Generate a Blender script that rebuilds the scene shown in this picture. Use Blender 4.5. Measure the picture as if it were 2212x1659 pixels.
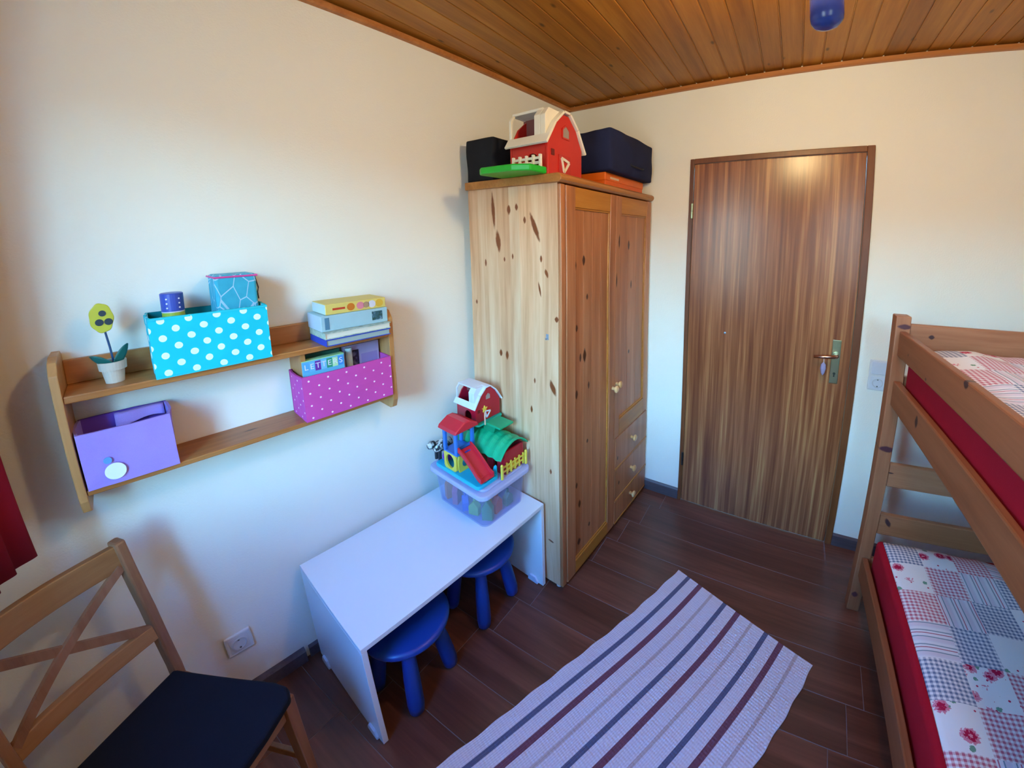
import bpy, bmesh, math, random
from mathutils import Matrix, Vector
random.seed(7)
S = bpy.context.scene
COL = S.collection
for o in list(bpy.data.objects): bpy.data.objects.remove(o)
PI = math.pi

# ------------------------------------------------------------ camera
cd = bpy.data.cameras.new('camera'); cam = bpy.data.objects.new('camera', cd); COL.objects.link(cam); S.camera = cam
cam.location = (1.29766, -2.10674, 1.61524)
cam.rotation_euler = (1.447686, -0.002912, 0.510741)
cd.type = 'PANO'; cd.sensor_width = 36; cd.sensor_fit = 'HORIZONTAL'
cd.clip_start = 0.01
cp = cd if hasattr(cd, 'panorama_type') else cd.cycles
cp.panorama_type = 'FISHEYE_LENS_POLYNOMIAL'
cp.fisheye_fov = PI
cp.fisheye_polynomial_k0 = 0.0
cp.fisheye_polynomial_k1 = -0.0814870310321048
cp.fisheye_polynomial_k2 = 0.0013962611410168533
cp.fisheye_polynomial_k3 = 5.896027204403836e-06
cp.fisheye_polynomial_k4 = -4.6661907167106116e-07
cd.shift_x = -0.07115241; cd.shift_y = -0.09880417*2212/1659

# ------------------------------------------------------------ world, exposure
SKY_STRENGTH = 60.0
LAMP_STRENGTH = 178.0
w = bpy.data.worlds.new('sky'); S.world = w; w.use_nodes = True
nt = w.node_tree; bg = nt.nodes['Background']
tc = nt.nodes.new('ShaderNodeTexCoord'); sp = nt.nodes.new('ShaderNodeSeparateXYZ'); cr = nt.nodes.new('ShaderNodeValToRGB')
nt.links.new(tc.outputs['Generated'], sp.inputs[0])
mr = nt.nodes.new('ShaderNodeMapRange'); mr.inputs[1].default_value = -1; mr.inputs[2].default_value = 1
nt.links.new(sp.outputs['Z'], mr.inputs[0]); nt.links.new(mr.outputs[0], cr.inputs[0])
e = cr.color_ramp.elements
e[0].position = 0.0; e[0].color = (0.05, 0.05, 0.035, 1)
e[1].position = 0.56; e[1].color = (0.10, 0.12, 0.11, 1)         # ground and tree line
for pos, c in ((0.583, (0.34, 0.76, 1.0)), (0.64, (0.28, 0.69, 0.99)), (0.72, (0.08, 0.34, 0.74)), (0.82, (0.03, 0.20, 0.64)), (1.0, (0.015, 0.12, 0.48))):
    a = e.new(pos); a.color = (*c, 1)                               # hazy bright horizon, deeper blue overhead
nt.links.new(cr.outputs[0], bg.inputs[0]); bg.inputs[1].default_value = SKY_STRENGTH
S.view_settings.view_transform = 'Standard'; S.view_settings.look = 'None'
S.view_settings.exposure = 0.0; S.view_settings.gamma = 1.0; S.view_settings.use_curve_mapping = False

def portal(name, loc, sx, sz):
    l = bpy.data.lights.new(name, 'AREA'); l.shape = 'RECTANGLE'; l.size = sx; l.size_y = sz
    l.cycles.is_portal = True
    o = bpy.data.objects.new(name, l); COL.objects.link(o); o.location = loc; o.rotation_euler = (PI/2, 0, 0)   # faces +y... into the room
    return o
WINS = [(0.38, 0.94), (1.68, 2.08)]; WZ0, WZ1 = 0.95, 2.22; WY = -2.52; WT = 0.24
for i, (x0, x1) in enumerate(WINS):
    p = portal('window_portal', ((x0+x1)/2, WY-WT-0.01, (WZ0+WZ1)/2), x1-x0, WZ1-WZ0)
    p.rotation_euler = (PI/2, 0, PI)

# ------------------------------------------------------------ node / material helpers
def lin(h):
    if isinstance(h, str):
        h = h.lstrip('#'); c = [int(h[i:i+2], 16)/255 for i in (0, 2, 4)]
        return tuple(x/12.92 if x <= .04045 else ((x+.055)/1.055)**2.4 for x in c) + (1,)
    return tuple(h) + (1,) if len(h) == 3 else tuple(h)

class NT:
    def __init__(s, name):
        s.m = bpy.data.materials.new(name); s.m.use_nodes = True
        s.t = s.m.node_tree; s.b = s.t.nodes['Principled BSDF']; s.out = s.t.nodes['Material Output']
    def n(s, typ, **k):
        x = s.t.nodes.new('ShaderNode' + typ)
        for a, v in k.items(): setattr(x, a, v)
        return x
    def l(s, a, b): s.t.links.new(a, b)
    def val(s, sock, v):
        if hasattr(v, 'is_output') or hasattr(v, 'links'): s.l(v, sock)
        else: sock.default_value = v
    def math(s, op, a, b=0.0, c=None):
        x = s.n('Math', operation=op); s.val(x.inputs[0], a); s.val(x.inputs[1], b)
        if c is not None: s.val(x.inputs[2], c)
        return x.outputs[0]
    def mix(s, f, a, b, blend='MIX'):
        x = s.n('Mix', data_type='RGBA', blend_type=blend); s.val(x.inputs[0], f)
        for i, v in ((6, a), (7, b)):
            if isinstance(v, (str, tuple, list)): x.inputs[i].default_value = lin(v)
            else: s.l(v, x.inputs[i])
        return x.outputs[2]
    def coords(s, scale=(1, 1, 1), rnd=0.0, kind='Object'):
        t = s.n('TexCoord'); v = t.outputs[kind]
        if rnd:
            oi = s.n('ObjectInfo'); va = s.n('VectorMath', operation='ADD'); cx = s.n('CombineXYZ')
            r = s.math('MULTIPLY', oi.outputs['Random'], rnd)
            for i in range(3): s.l(r, cx.inputs[i])
            s.l(v, va.inputs[0]); s.l(cx.outputs[0], va.inputs[1]); v = va.outputs[0]
        m = s.n('Mapping'); m.inputs['Scale'].default_value = scale; s.l(v, m.inputs[0]); return m.outputs[0]
    def noise(s, vec, scale=5, detail=3, rough=.5, dist=0):
        x = s.n('TexNoise'); x.inputs['Scale'].default_value = scale; x.inputs['Detail'].default_value = detail
        x.inputs['Roughness'].default_value = rough; x.inputs['Distortion'].default_value = dist
        s.l(vec, x.inputs['Vector']); return x.outputs[0]
    def ramp(s, f, stops):
        x = s.n('ValToRGB'); s.l(f, x.inputs[0]); e = x.color_ramp.elements
        while len(e) < len(stops): e.new(.5)
        for i, (p, c) in enumerate(stops): e[i].position = p; e[i].color = lin(c)
        return x.outputs[0]
    def bump(s, h, strength=.2, dist=.002):
        x = s.n('Bump'); x.inputs['Strength'].default_value = strength; x.inputs['Distance'].default_value = dist
        s.l(h, x.inputs['Height']); s.l(x.outputs[0], s.b.inputs['Normal'])
    def col(s, c):
        if isinstance(c, (str, tuple, list)): s.b.inputs['Base Color'].default_value = lin(c)
        else: s.l(c, s.b.inputs['Base Color'])
    def set(s, rough=.5, metal=0, spec=.5, coat=0):
        s.b.inputs['Roughness'].default_value = rough; s.b.inputs['Metallic'].default_value = metal
        s.b.inputs['Specular IOR Level'].default_value = spec; s.b.inputs['Coat Weight'].default_value = coat

_plain = {}
def plain(c, rough=.5, metal=0, spec=.5, noise=.06, coat=0):
    """coloured plastic, paint or paper with slight procedural variation"""
    k = (c, rough, metal, spec, coat)
    if k in _plain: return _plain[k]
    n = NT('plain_' + str(c).strip('#')); f = n.noise(n.coords(), 30, 3)
    base = lin(c); d = tuple(x*(1-noise*1.6) for x in base[:3])
    n.col(n.mix(f, d, base[:3])); n.set(rough, metal, spec, coat); n.bump(f, .04, .001)
    _plain[k] = n.m; return n.m

def fabric(c, c2=None, scale=900, rough=.9, wr=.3):
    n = NT('fabric_' + str(c).strip('#')); v = n.coords()
    f = n.noise(v, 9, 4); g = n.noise(v, scale, 1)
    c2 = c2 or tuple(x*.8 for x in lin(c)[:3])
    n.col(n.mix(f, c2, c)); n.set(rough, spec=.2)
    h = n.math('ADD', n.math('MULTIPLY', f, 6.0), g); n.bump(h, wr, .002); return n.m

def wood(name, dark, mid, light, axis='z', scale=1.0, rough=.4, knots=(), kn_axes='yz', rand=.18, coat=0.0, knotc='#5a2e14', bumps=.1, auto_knots=0.0, lines=1.0):
    """grain runs along axis; knots = list of (u, v, half width, half length) in object coordinates"""
    n = NT(name); g = {'x': (.06, 1, 1), 'y': (1, .06, 1), 'z': (1, 1, .06)}[axis]
    v = n.coords(tuple(k*scale for k in g), 7.0)
    f1 = n.noise(v, 14, 5, .6, .6); f2 = n.noise(v, 75*lines, 3, .6, .3); f3 = n.noise(v, 3.5, 2)
    f = n.math('ADD', n.math('MULTIPLY', f1, .55), n.math('ADD', n.math('MULTIPLY', f2, .25), n.math('MULTIPLY', f3, .2)))
    c = n.ramp(f, [(.36, dark), (.5, mid), (.64, light)])
    oi = n.n('ObjectInfo'); hs = n.n('HueSaturation')
    n.val(hs.inputs['Value'], n.math('ADD', n.math('MULTIPLY', oi.outputs['Random'], rand*2), 1-rand)); n.l(c, hs.inputs['Color']); c = hs.outputs[0]
    if auto_knots:
        gk = {'x': (.45, 1, 1), 'y': (1, .45, 1), 'z': (1, 1, .45)}[axis]
        vo = n.n('TexVoronoi'); vo.inputs['Scale'].default_value = auto_knots; n.l(n.coords(gk, 7.0), vo.inputs['Vector'])
        k = n.n('MapRange'); k.inputs[1].default_value = .05; k.inputs[2].default_value = .13; k.inputs[3].default_value = .85; k.inputs[4].default_value = 0
        n.l(vo.outputs['Distance'], k.inputs[0])
        sepc = n.n('SeparateColor'); n.l(vo.outputs['Color'], sepc.inputs[0])
        km = n.math('MULTIPLY', k.outputs[0], n.math('GREATER_THAN', sepc.outputs[0], .55))
        c = n.mix(km, c, knotc)
    if knots:
        t = n.n('TexCoord'); sx = n.n('SeparateXYZ'); n.l(t.outputs['Object'], sx.inputs[0])
        U = sx.outputs['xyz'.index(kn_axes[0])]; Vv = sx.outputs['xyz'.index(kn_axes[1])]
        wob = n.math('MULTIPLY', n.math('SUBTRACT', n.noise(n.coords(), 60, 2), .5), .7)
        tot = None
        for kn in knots:
            u, vv, a, b = kn[:4]; sh = kn[4] if len(kn) > 4 else 0.0
            dv = n.math('SUBTRACT', Vv, vv)
            du = n.math('SUBTRACT', U, u)
            if sh: du = n.math('SUBTRACT', du, n.math('MULTIPLY', dv, sh))
            d = n.math('ADD', n.math('POWER', n.math('ABSOLUTE', n.math('DIVIDE', du, a)), 1.5), n.math('POWER', n.math('ABSOLUTE', n.math('DIVIDE', dv, b)), 1.5))
            m = n.math('SUBTRACT', 1.35, n.math('ADD', d, wob)); m.node.use_clamp = True
            tot = m if tot is None else n.math('MAXIMUM', tot, m)
        kf = n.math('MULTIPLY', tot, 1.6); kf.node.use_clamp = True; c = n.mix(kf, c, knotc)
    n.col(c); n.set(rough, coat=coat); n.bump(f, bumps, .0015); return n.m

# ------------------------------------------------------------ mesh helpers
class MB:
    def __init__(s): s.bm = bmesh.new()
    def box(s, x0, x1, y0, y1, z0, z1, M=None):
        v = [s.bm.verts.new(p) for p in ((x0,y0,z0),(x1,y0,z0),(x1,y1,z0),(x0,y1,z0),(x0,y0,z1),(x1,y0,z1),(x1,y1,z1),(x0,y1,z1))]
        for f in ((3,2,1,0),(4,5,6,7),(0,1,5,4),(1,2,6,5),(2,3,7,6),(3,0,4,7)): s.bm.faces.new([v[i] for i in f])
        if M is not None: bmesh.ops.transform(s.bm, matrix=M, verts=v)
        return s
    def hexa(s, bot, top):
        v = [s.bm.verts.new(p) for p in list(bot)+list(top)]; n = len(bot)
        s.bm.faces.new(v[:n][::-1]); s.bm.faces.new(v[n:])
        for i in range(n): s.bm.faces.new((v[i], v[(i+1) % n], v[n+(i+1) % n], v[n+i]))
        return s
    def prism(s, pts, d, axis='y', o=0.0):
        """extrude a 2d outline: axis y -> pts are (x,z); axis x -> (y,z); axis z -> (x,y)"""
        f = {'y': lambda p, t: (p[0], t, p[1]), 'x': lambda p, t: (t, p[0], p[1]), 'z': lambda p, t: (p[0], p[1], t)}[axis]
        return s.hexa([f(p, o) for p in pts], [f(p, o+d) for p in pts])
    def beam(s, a, b, wx, wy, up=(0, 0, 1)):
        a = Vector(a); b = Vector(b); d = (b-a).normalized(); u = Vector(up)
        x = d.cross(u)
        if x.length < 1e-5: x = d.cross(Vector((1, 0, 0)))
        x.normalize(); y = x.cross(d)
        c = [(-1,-1),(1,-1),(1,1),(-1,1)]
        return s.hexa([a+x*(i*wx/2)+y*(j*wy/2) for i, j in c], [b+x*(i*wx/2)+y*(j*wy/2) for i, j in c])
    def tube(s, pts, r, n=10, cap=True):
        pts = [Vector(p) for p in pts]; rs = r if isinstance(r, (list, tuple)) else [r]*len(pts); rings = []
        for i, p in enumerate(pts):
            d = (pts[min(i+1, len(pts)-1)]-pts[max(i-1, 0)]).normalized()
            x = d.cross(Vector((0, 0, 1)))
            if x.length < 1e-4: x = Vector((1, 0, 0))
            x.normalize(); y = x.cross(d)
            rings.append([s.bm.verts.new(p+(x*math.cos(2*PI*k/n)+y*math.sin(2*PI*k/n))*rs[i]) for k in range(n)])
        for A, B in zip(rings, rings[1:]):
            for k in range(n): s.bm.faces.new((A[k], A[(k+1) % n], B[(k+1) % n], B[k]))
        if cap: s.bm.faces.new(rings[0][::-1]); s.bm.faces.new(rings[-1])
        return s
    def lathe(s, prof, n=24, M=None, closed=False):
        """prof: list of (r,z), revolve about z"""
        rings = []; new = []
        for r, z in prof:
            if r < 1e-6: v = s.bm.verts.new((0, 0, z)); rings.append([v]); new.append(v)
            else:
                ring = [s.bm.verts.new((r*math.cos(2*PI*k/n), r*math.sin(2*PI*k/n), z)) for k in range(n)]; rings.append(ring); new += ring
        for A, B in zip(rings, rings[1:]):
            for k in range(n):
                k2 = (k+1) % n
                if len(A) == 1 and len(B) == 1: continue
                if len(A) == 1: s.bm.faces.new((A[0], B[k2], B[k]))
                elif len(B) == 1: s.bm.faces.new((A[k], A[k2], B[0]))
                else: s.bm.faces.new((A[k], A[k2], B[k2], B[k]))
        if M is not None: bmesh.ops.transform(s.bm, matrix=M, verts=new)
        return s
    def loft(s, pts, wx, wy):
        R = [[s.bm.verts.new(Vector(p)+Vector((i*wx/2, j*wy/2, 0))) for i, j in ((-1, -1), (1, -1), (1, 1), (-1, 1))] for p in pts]
        for A, Bq in zip(R, R[1:]):
            for k in range(4): s.bm.faces.new((A[k], A[(k+1) % 4], Bq[(k+1) % 4], Bq[k]))
        s.bm.faces.new(R[0][::-1]); s.bm.faces.new(R[-1]); return s
    def grid(s, f, nu, nv, thick=None):
        """f(u,v) -> point; optional thickness vector makes a closed slab"""
        G = [[s.bm.verts.new(f(i/nu, j/nv)) for j in range(nv+1)] for i in range(nu+1)]
        for i in range(nu):
            for j in range(nv): s.bm.faces.new((G[i][j], G[i+1][j], G[i+1][j+1], G[i][j+1]))
        if thick is not None:
            t = Vector(thick); H = [[s.bm.verts.new(v.co+t) for v in row] for row in G]
            for i in range(nu):
                for j in range(nv): s.bm.faces.new((H[i][j+1], H[i+1][j+1], H[i+1][j], H[i][j]))
            bd = [(i, 0) for i in range(nu)]+[(nu, j) for j in range(nv)]+[(i, nv) for i in range(nu, 0, -1)]+[(0, j) for j in range(nv, 0, -1)]
            for k in range(len(bd)):
                a, b = bd[k], bd[(k+1) % len(bd)]
                s.bm.faces.new((G[b[0]][b[1]], G[a[0]][a[1]], H[a[0]][a[1]], H[b[0]][b[1]]))
        return s
    def build(s, name, mat, parent=None, bevel=0.0, smooth=False, seg=2, sub=0, loc=None):
        bmesh.ops.recalc_face_normals(s.bm, faces=s.bm.faces[:])
        me = bpy.data.meshes.new(name); s.bm.to_mesh(me); s.bm.free()
        if smooth:
            for p in me.polygons: p.use_smooth = True
        o = bpy.data.objects.new(name, me); COL.objects.link(o)
        if mat: me.materials.append(mat)
        if parent is not None: o.parent = parent
        if loc is not None: o.location = loc
        if bevel:
            b = o.modifiers.new('bevel', 'BEVEL'); b.width = bevel; b.segments = seg; b.limit_method = 'ANGLE'; b.angle_limit = math.radians(35)
            b.harden_normals = False
        if sub:
            m = o.modifiers.new('sub', 'SUBSURF'); m.levels = sub; m.render_levels = sub
        return o
def empty(name, loc, rz=0.0, rot=None):
    o = bpy.data.objects.new(name, None); COL.objects.link(o); o.empty_display_size = .05
    o.location = loc; o.rotation_euler = rot if rot else (0, 0, rz); return o
def tag(o, label, cat, group=None):
    o['label'] = label; o['category'] = cat
    if group: o['group'] = group
    return o
def thing(name, label, cat, loc, rz=0.0, group=None): return tag(empty(name, loc, rz), label, cat, group)
def struct(o, label=None):
    o['kind'] = 'structure'
    if label: o['label'] = label
    return o
def B(x0, x1, y0, y1, z0, z1): return MB().box(x0, x1, y0, y1, z0, z1)

SK = 0.1012                                   # the left wall meets the door wall at slightly over a right angle
cS, sS = math.cos(SK), math.sin(SK)
def W(a, b, z=0.0): return (a*cS+b*sS, -a*sS+b*cS, z)      # a = distance off the left wall, b = along it (negative = towards the windows)

# ------------------------------------------------------------ room materials
def plaster():
    n = NT('plaster'); v = n.coords(); f = n.noise(v, 160, 4, .6); g = n.noise(v, 2.2, 2)
    n.col(n.mix(g, (.81, .785, .725), (.85, .825, .77))); n.set(.85, spec=.25); n.bump(f, .25, .003); return n.m
M_WALL = plaster()
M_CEIL = wood('ceiling_pine', '#8a5015', '#a3651f', '#b5792c', 'y', 1.2, .42, rand=.13, auto_knots=13.0, knotc='#43260c', lines=.7)
M_TRIM = wood('trim_pine', '#9a5a28', '#b06d38', '#bd7a42', 'x', 1.0, .45, rand=.05)
M_FLOOR = wood('floor_plank_brown', '#4a2a20', '#633a2d', '#7b4c3c', 'x', 1.0, .36, rand=.13, lines=.8, bumps=.12)
M_GROUT = plain('#7a7076', .8)
M_BASE = wood('baseboard_brown', '#40363a', '#524850', '#625862', 'x', 1.0, .45, rand=.03)

H = 2.447; XR = 2.72; FT = -0.3
# floor substrate and planks
fl = struct(B(-0.42, XR+.1, -2.9, 0.12, -0.06, -0.0012).build('floor', M_GROUT), 'dark brown wood-look plank floor with pale joints')
PW, PLEN, GAP = 0.1765, 1.24, 0.0022
base_y = -0.5
for k in range(-3, 13):
    y1 = base_y+.0-(k)*PW; y0 = y1-PW
    if y0 > 0.0: continue
    j0 = 1.78-.06*k
    x = j0-PLEN*4
    while x < XR:
        xa, xb = max(x, -.40), min(x+PLEN, XR)
        ya, yb = max(y0, -2.55), min(y1, 0.0)
        if xb-xa > .03 and yb-ya > .01:
            m = B(-(xb-xa)/2+GAP/2, (xb-xa)/2-GAP/2, -(yb-ya)/2+GAP/2, (yb-ya)/2-GAP/2, -.012, 0)
            m.build('plank', M_FLOOR, fl, bevel=.0006, seg=1, loc=((xa+xb)/2, (ya+yb)/2, 0))
        x += PLEN
# ceiling and boards
ce = struct(B(-.42, XR+.1, -2.9, .12, H+.014, H+.07).build('ceiling', M_CEIL), 'varnished pine board ceiling with knots')
CP = 0.0855
x = 0.04-CP*4
bm_ = MB().prism([(-CP/2+.0008, .002), (-CP/2+.003, .0), (CP/2-.006, 0), (CP/2-.004, .0035), (CP/2, .0035), (CP/2, .012), (-CP/2+.0008, .012)], 2.62, 'y', -2.60)
pl0 = bm_.build('board', M_CEIL, ce, loc=(x+CP/2, 0, H))
x += CP
while x < XR:
    o = pl0.copy(); COL.objects.link(o); o.parent = ce; o.location = (x+CP/2, 0, H); x += CP
# walls
struct(MB().hexa([W(0, .3), W(0, -2.75), W(-.2, -2.75), W(-.2, .3)], [W(0, .3, H+.05), W(0, -2.75, H+.05), W(-.2, -2.75, H+.05), W(-.2, .3, H+.05)]).build('wall_left', M_WALL), 'cream plaster wall behind the shelf')
DX0, DX1, DH = 0.7899, 1.6394, 2.045
wb = MB(); wb.box(-.1, DX0+.01, 0, .2, 0, H+.05); wb.box(DX1-.01, XR+.1, 0, .2, 0, H+.05); wb.box(DX0+.01, DX1-.01, 0, .2, DH-.01, H+.05)
struct(wb.build('wall_back', M_WALL), 'cream plaster wall around the door')
struct(B(XR, XR+.1, -2.9, .1, 0, H+.05).build('wall_right', M_WALL), 'cream plaster wall behind the bunk bed')
wf = MB(); xs = [-.42, WINS[0][0], WINS[0][1], WINS[1][0], WINS[1][1], XR+.1]
for i in (0, 2, 4): wf.box(xs[i], xs[i+1], WY-WT, WY, 0, H+.05)
for i in (1, 3): wf.box(xs[i], xs[i+1], WY-WT, WY, 0, WZ0); wf.box(xs[i], xs[i+1], WY-WT, WY, WZ1, H+.05)
struct(wf.build('wall_front', M_WALL), 'cream plaster wall with two windows')
M_WINF = plain('#e8e6e0', .4)
def window(nm, x0, x1):
    r = struct(empty(nm, ((x0+x1)/2, WY-.2, WZ0)), 'white framed window'); hw = (x1-x0)/2; hh = WZ1-WZ0
    f = MB(); t = .05
    f.box(-hw, -hw+t, -.03, .03, 0, hh); f.box(hw-t, hw, -.03, .03, 0, hh); f.box(-hw+t, hw-t, -.03, .03, 0, t); f.box(-hw+t, hw-t, -.03, .03, hh-t, hh)
    f.build('window_frame', M_WINF, r, bevel=.004)
    B(-hw-.02, hw+.02, .05, .24, -.02, 0.0).build('window_sill', M_WINF, r, bevel=.004)
for i, (x0, x1) in enumerate(WINS): window('window_%d' % (i+1), x0, x1)
# ceiling trims (cove strips)
def trim(nm, a, b, n):
    a = Vector(a); b = Vector(b); n = Vector(n)
    pr = [(0, 0), (.018, 0), (.024, .006), (.024, .020), (0, .030)]
    struct(MB().hexa([a+n*p[0]+Vector((0, 0, p[1])) for p in pr], [b+n*p[0]+Vector((0, 0, p[1])) for p in pr]).build(nm, M_TRIM), 'pine cove strip under the ceiling')
ZT = H-.030
trim('trim_1', W(0, -2.6, ZT), W(0, 0, ZT), (cS, -sS, 0))
trim('trim_2', (0, 0, ZT), (XR, 0, ZT), (0, -1, 0))
trim('trim_3', (XR, 0, ZT), (XR, -2.52, ZT), (-1, 0, 0))
trim('trim_4', (-.2, WY, ZT), (XR, WY, ZT), (0, 1, 0))
# baseboards
def baseb(nm, a, b, n, h=.068, t=.014):
    a = Vector(a); b = Vector(b); n = Vector(n); pr = [(0, 0), (t, 0), (t, h-.008), (t-.006, h), (0, h)]
    return struct(MB().hexa([a+n*p[0]+Vector((0, 0, p[1])) for p in pr], [b+n*p[0]+Vector((0, 0, p[1])) for p in pr]).build(nm, M_BASE), 'dark brown baseboard')
bbk = baseb('baseboard_back', (0, 0, 0), (DX0, 0, 0), (0, -1, 0))
o = MB().hexa([(DX1, 0, 0), (XR, 0, 0), (XR, -.014, 0), (DX1, -.014, 0)], [(DX1, 0, .068), (XR, 0, .068), (XR, -.014, .06), (DX1, -.014, .06)]).build('baseboard_piece', M_BASE, bbk)
bl = baseb('baseboard_left', W(0, -2.6), W(0, -1.715), (cS, -sS, 0), .058, .022)
MB().hexa([W(0, -1.70), W(0, -.85), W(.014, -.85), W(.014, -1.70)], [W(0, -1.70, .05), W(0, -.85, .05), W(.014, -.85, .045), W(.014, -1.70, .045)]).build('baseboard_piece', M_BASE, bl)

# ------------------------------------------------------------ door
def door_mat():
    n = NT('door_sapele'); v = n.coords((1, 1, .022), 0)
    f1 = n.noise(v, 60, 3, .5, .35); f2 = n.noise(v, 150, 3, .5, .2); f3 = n.noise(v, 6, 2)
    f = n.math('ADD', n.math('MULTIPLY', f1, .6), n.math('ADD', n.math('MULTIPLY', f2, .22), n.math('MULTIPLY', f3, .18)))
    n.col(n.ramp(f, [(.36, '#6a361f'), (.48, '#844c2e'), (.56, '#99603c'), (.66, '#b98556')])); n.set(.27, spec=.6, coat=.0)
    n.bump(f2, .05, .001); return n.m
M_DOOR = door_mat()
M_DFRAME = wood('door_frame_brown', '#5a2f18', '#6d3b1e', '#7d4826', 'z', 1.0, .4, rand=.04)
M_BRASS = plain('#b9c4a4', .28, 1.0)
M_DARKMETAL = plain('#3a3a40', .4, .8)
dr = struct(empty('door_1', ((DX0+DX1)/2, 0, 0)), 'closed striped brown veneer door')
hw = (DX1-DX0)/2; FW = .028
B(-hw+FW-.004, hw-FW-.006, -.010, .03, .006, DH-.03).build('door_leaf', M_DOOR, dr, bevel=.003)
B(-hw, -hw+FW-.006, -.012, .1, 0, DH).build('frame_jamb', M_DFRAME, dr, bevel=.003)
B(hw-FW-.004, hw, -.016, .1, 0, DH).build('frame_jamb', M_DFRAME, dr, bevel=.003)
B(-hw+FW-.006, hw-FW-.004, -.014, .1, DH-.028, DH).build('frame_head', M_DFRAME, dr, bevel=.003)
for z0 in (1.725, .245):
    h_ = MB(); h_.tube([(-hw+.020, -.016, z0), (-hw+.020, -.016, z0+.038)], .007, 10); h_.tube([(-hw+.020, -.016, z0+.041), (-hw+.020, -.016, z0+.08)], .007, 10)
    h_.build('hinge', M_DARKMETAL if z0 < 1 else M_BRASS, dr, smooth=False)
lx = 1.5415-(DX0+DX1)/2
pt_ = B(lx-.019, lx+.019, -.0145, -.0095, .903, 1.125).build('lock_plate', M_BRASS, dr, bevel=.004)
MB().tube([(lx, -.0155, .955), (lx, -.0150, .955)], .006, 12).build('keyhole', plain('#1a2018', .6), pt_)
k_ = B(lx-.003, lx+.003, -.0156, -.0145, .938, .955); k_.build('keyhole_slot', plain('#1a2018', .6), pt_)
hd = MB(); hd.tube([(lx, -.012, 1.052), (lx, -.050, 1.052), (lx-.012, -.058, 1.051), (lx-.05, -.060, 1.047), (lx-.10, -.058, 1.042)], [.010, .009, .010, .0095, .008], 12)
hd.build('door_handle', plain('#c79a88', .25, 1.0), dr, smooth=True)
MB().lathe([(0, -.0), (.013, 0), (.013, .004), (0, .004)], 16, Matrix.Translation((lx, -.0145, 1.052)) @ Matrix.Rotation(PI/2, 4, 'X')).build('handle_rose', M_BRASS, dr)
MB().lathe([(0, 0), (.006, 0), (.006, .004), (0, .006)], 12, Matrix.Translation((1.013-(DX0+DX1)/2, -.010, 1.095)) @ Matrix.Rotation(PI/2, 4, 'X')).build('door_stud', plain('#8d94a4', .3, .9), dr)
# small pendant hanging from the handle
hx = 1.487
t = thing('door_pendant', 'small translucent mauve pendant hanging from the door handle', 'pendant', (hx, -.060, 1.047))
MB().tube([(0, 0, -.012), (.001, -.002, -.03)], .0012, 6).build('cord', plain('#d8cfe0', .7), t)
M_CRYS = plain('#9a8fb2', .2)
MB().lathe([(0, -.095), (.008, -.083), (.013, -.06), (.011, -.04), (.004, -.03), (0, -.028)], 8).build('crystal', M_CRYS, t)

# ------------------------------------------------------------ wall switch and sockets
M_PLATE = plain('#d7dbe4', .35)
def socket_face(parent, x, z, y, flip=False):
    sf = MB(); R = .0195
    sf.lathe([(R+.004, 0), (R+.004, .004), (R, .004), (R-.001, -.006), (0, -.006)], 24, Matrix.Translation((x, y, z)) @ Matrix.Rotation(PI/2, 4, 'X'))
    s_ = sf.build('socket_well', plain('#c4c9d6', .4), parent, smooth=False)
    for dx in (-.0095, .0095):
        MB().tube([(x+dx, y+.0045, z+.0), (x+dx, y+.003, z)], .0028, 10).build('pin_hole', plain('#15161c', .8), s_)
    B(x-.003, x+.003, y-.002, y+.005, z+.014, z+.019).build('earth_clip', plain('#6a6d72', .3, 1), s_)
    B(x-.003, x+.003, y-.002, y+.005, z-.019, z-.014).build('earth_clip', plain('#6a6d72', .3, 1), s_)
sw = thing('light_switch_and_socket', 'white double wall plate with light switch above a socket beside the bed post', 'switch', (1.7305, 0, .972))
B(-.0405, .0405, -.009, -.0005, -.0755, .0755).build('plate', M_PLATE, sw, bevel=.004)
B(-.031, .031, -.014, -.009, .006, .068).build('rocker', plain('#ccd4e6', .35), sw, bevel=.003)
B(-.031, .031, -.0105, -.009, -.068, -.006).build('socket_insert', plain('#d2d9e8', .35), sw, bevel=.003)
socket_face(sw, 0, -.037, -.0105)
sk_ = thing('wall_socket', 'white wall socket low on the left wall beside the chair', 'socket', W(0, -1.898, .25), 0)
sk_.rotation_euler = (0, 0, PI/2-SK)
B(-.0405, .0405, -.011, -.0005, -.0405, .0405).build('plate', M_PLATE, sk_, bevel=.004)
B(-.031, .031, -.0115, -.009, -.031, .031).build('socket_insert', plain('#cfd3dc', .35), sk_, bevel=.003)
socket_face(sk_, 0, 0, -.0115)

# ------------------------------------------------------------ pendant lamp (lit)
lp = thing('pendant_lamp', 'blue cylinder lamp hanging from the board ceiling', 'lamp', (1.351, -1.25, H))
M_LBLUE = plain('#2b3f8e', .22, 0, .5)
MB().lathe([(0, 2.022-H), (.010, 2.022-H), (.022, 2.026-H), (.029, 2.034-H), (.0305, 2.044-H), (.0305, 2.12-H), (.028, 2.12-H), (.028, 2.045-H), (.02, 2.034-H), (0, 2.034-H)], 32).build('shade', M_LBLUE, lp, smooth=True)
MB().tube([(0, 0, 2.034-H), (0, 0, 2.16-H)], .012, 12).build('lamp_holder', plain('#d9d6cc', .5), lp)
def emis(name, c, s):
    n = NT(name); n.b.inputs['Base Color'].default_value = lin(c); n.b.inputs['Emission Color'].default_value = lin(c); n.b.inputs['Emission Strength'].default_value = s
    f = n.noise(n.coords(), 20, 1); n.l(n.math('ADD', .3, n.math('MULTIPLY', f, .05)), n.b.inputs['Roughness']); return n.m
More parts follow.
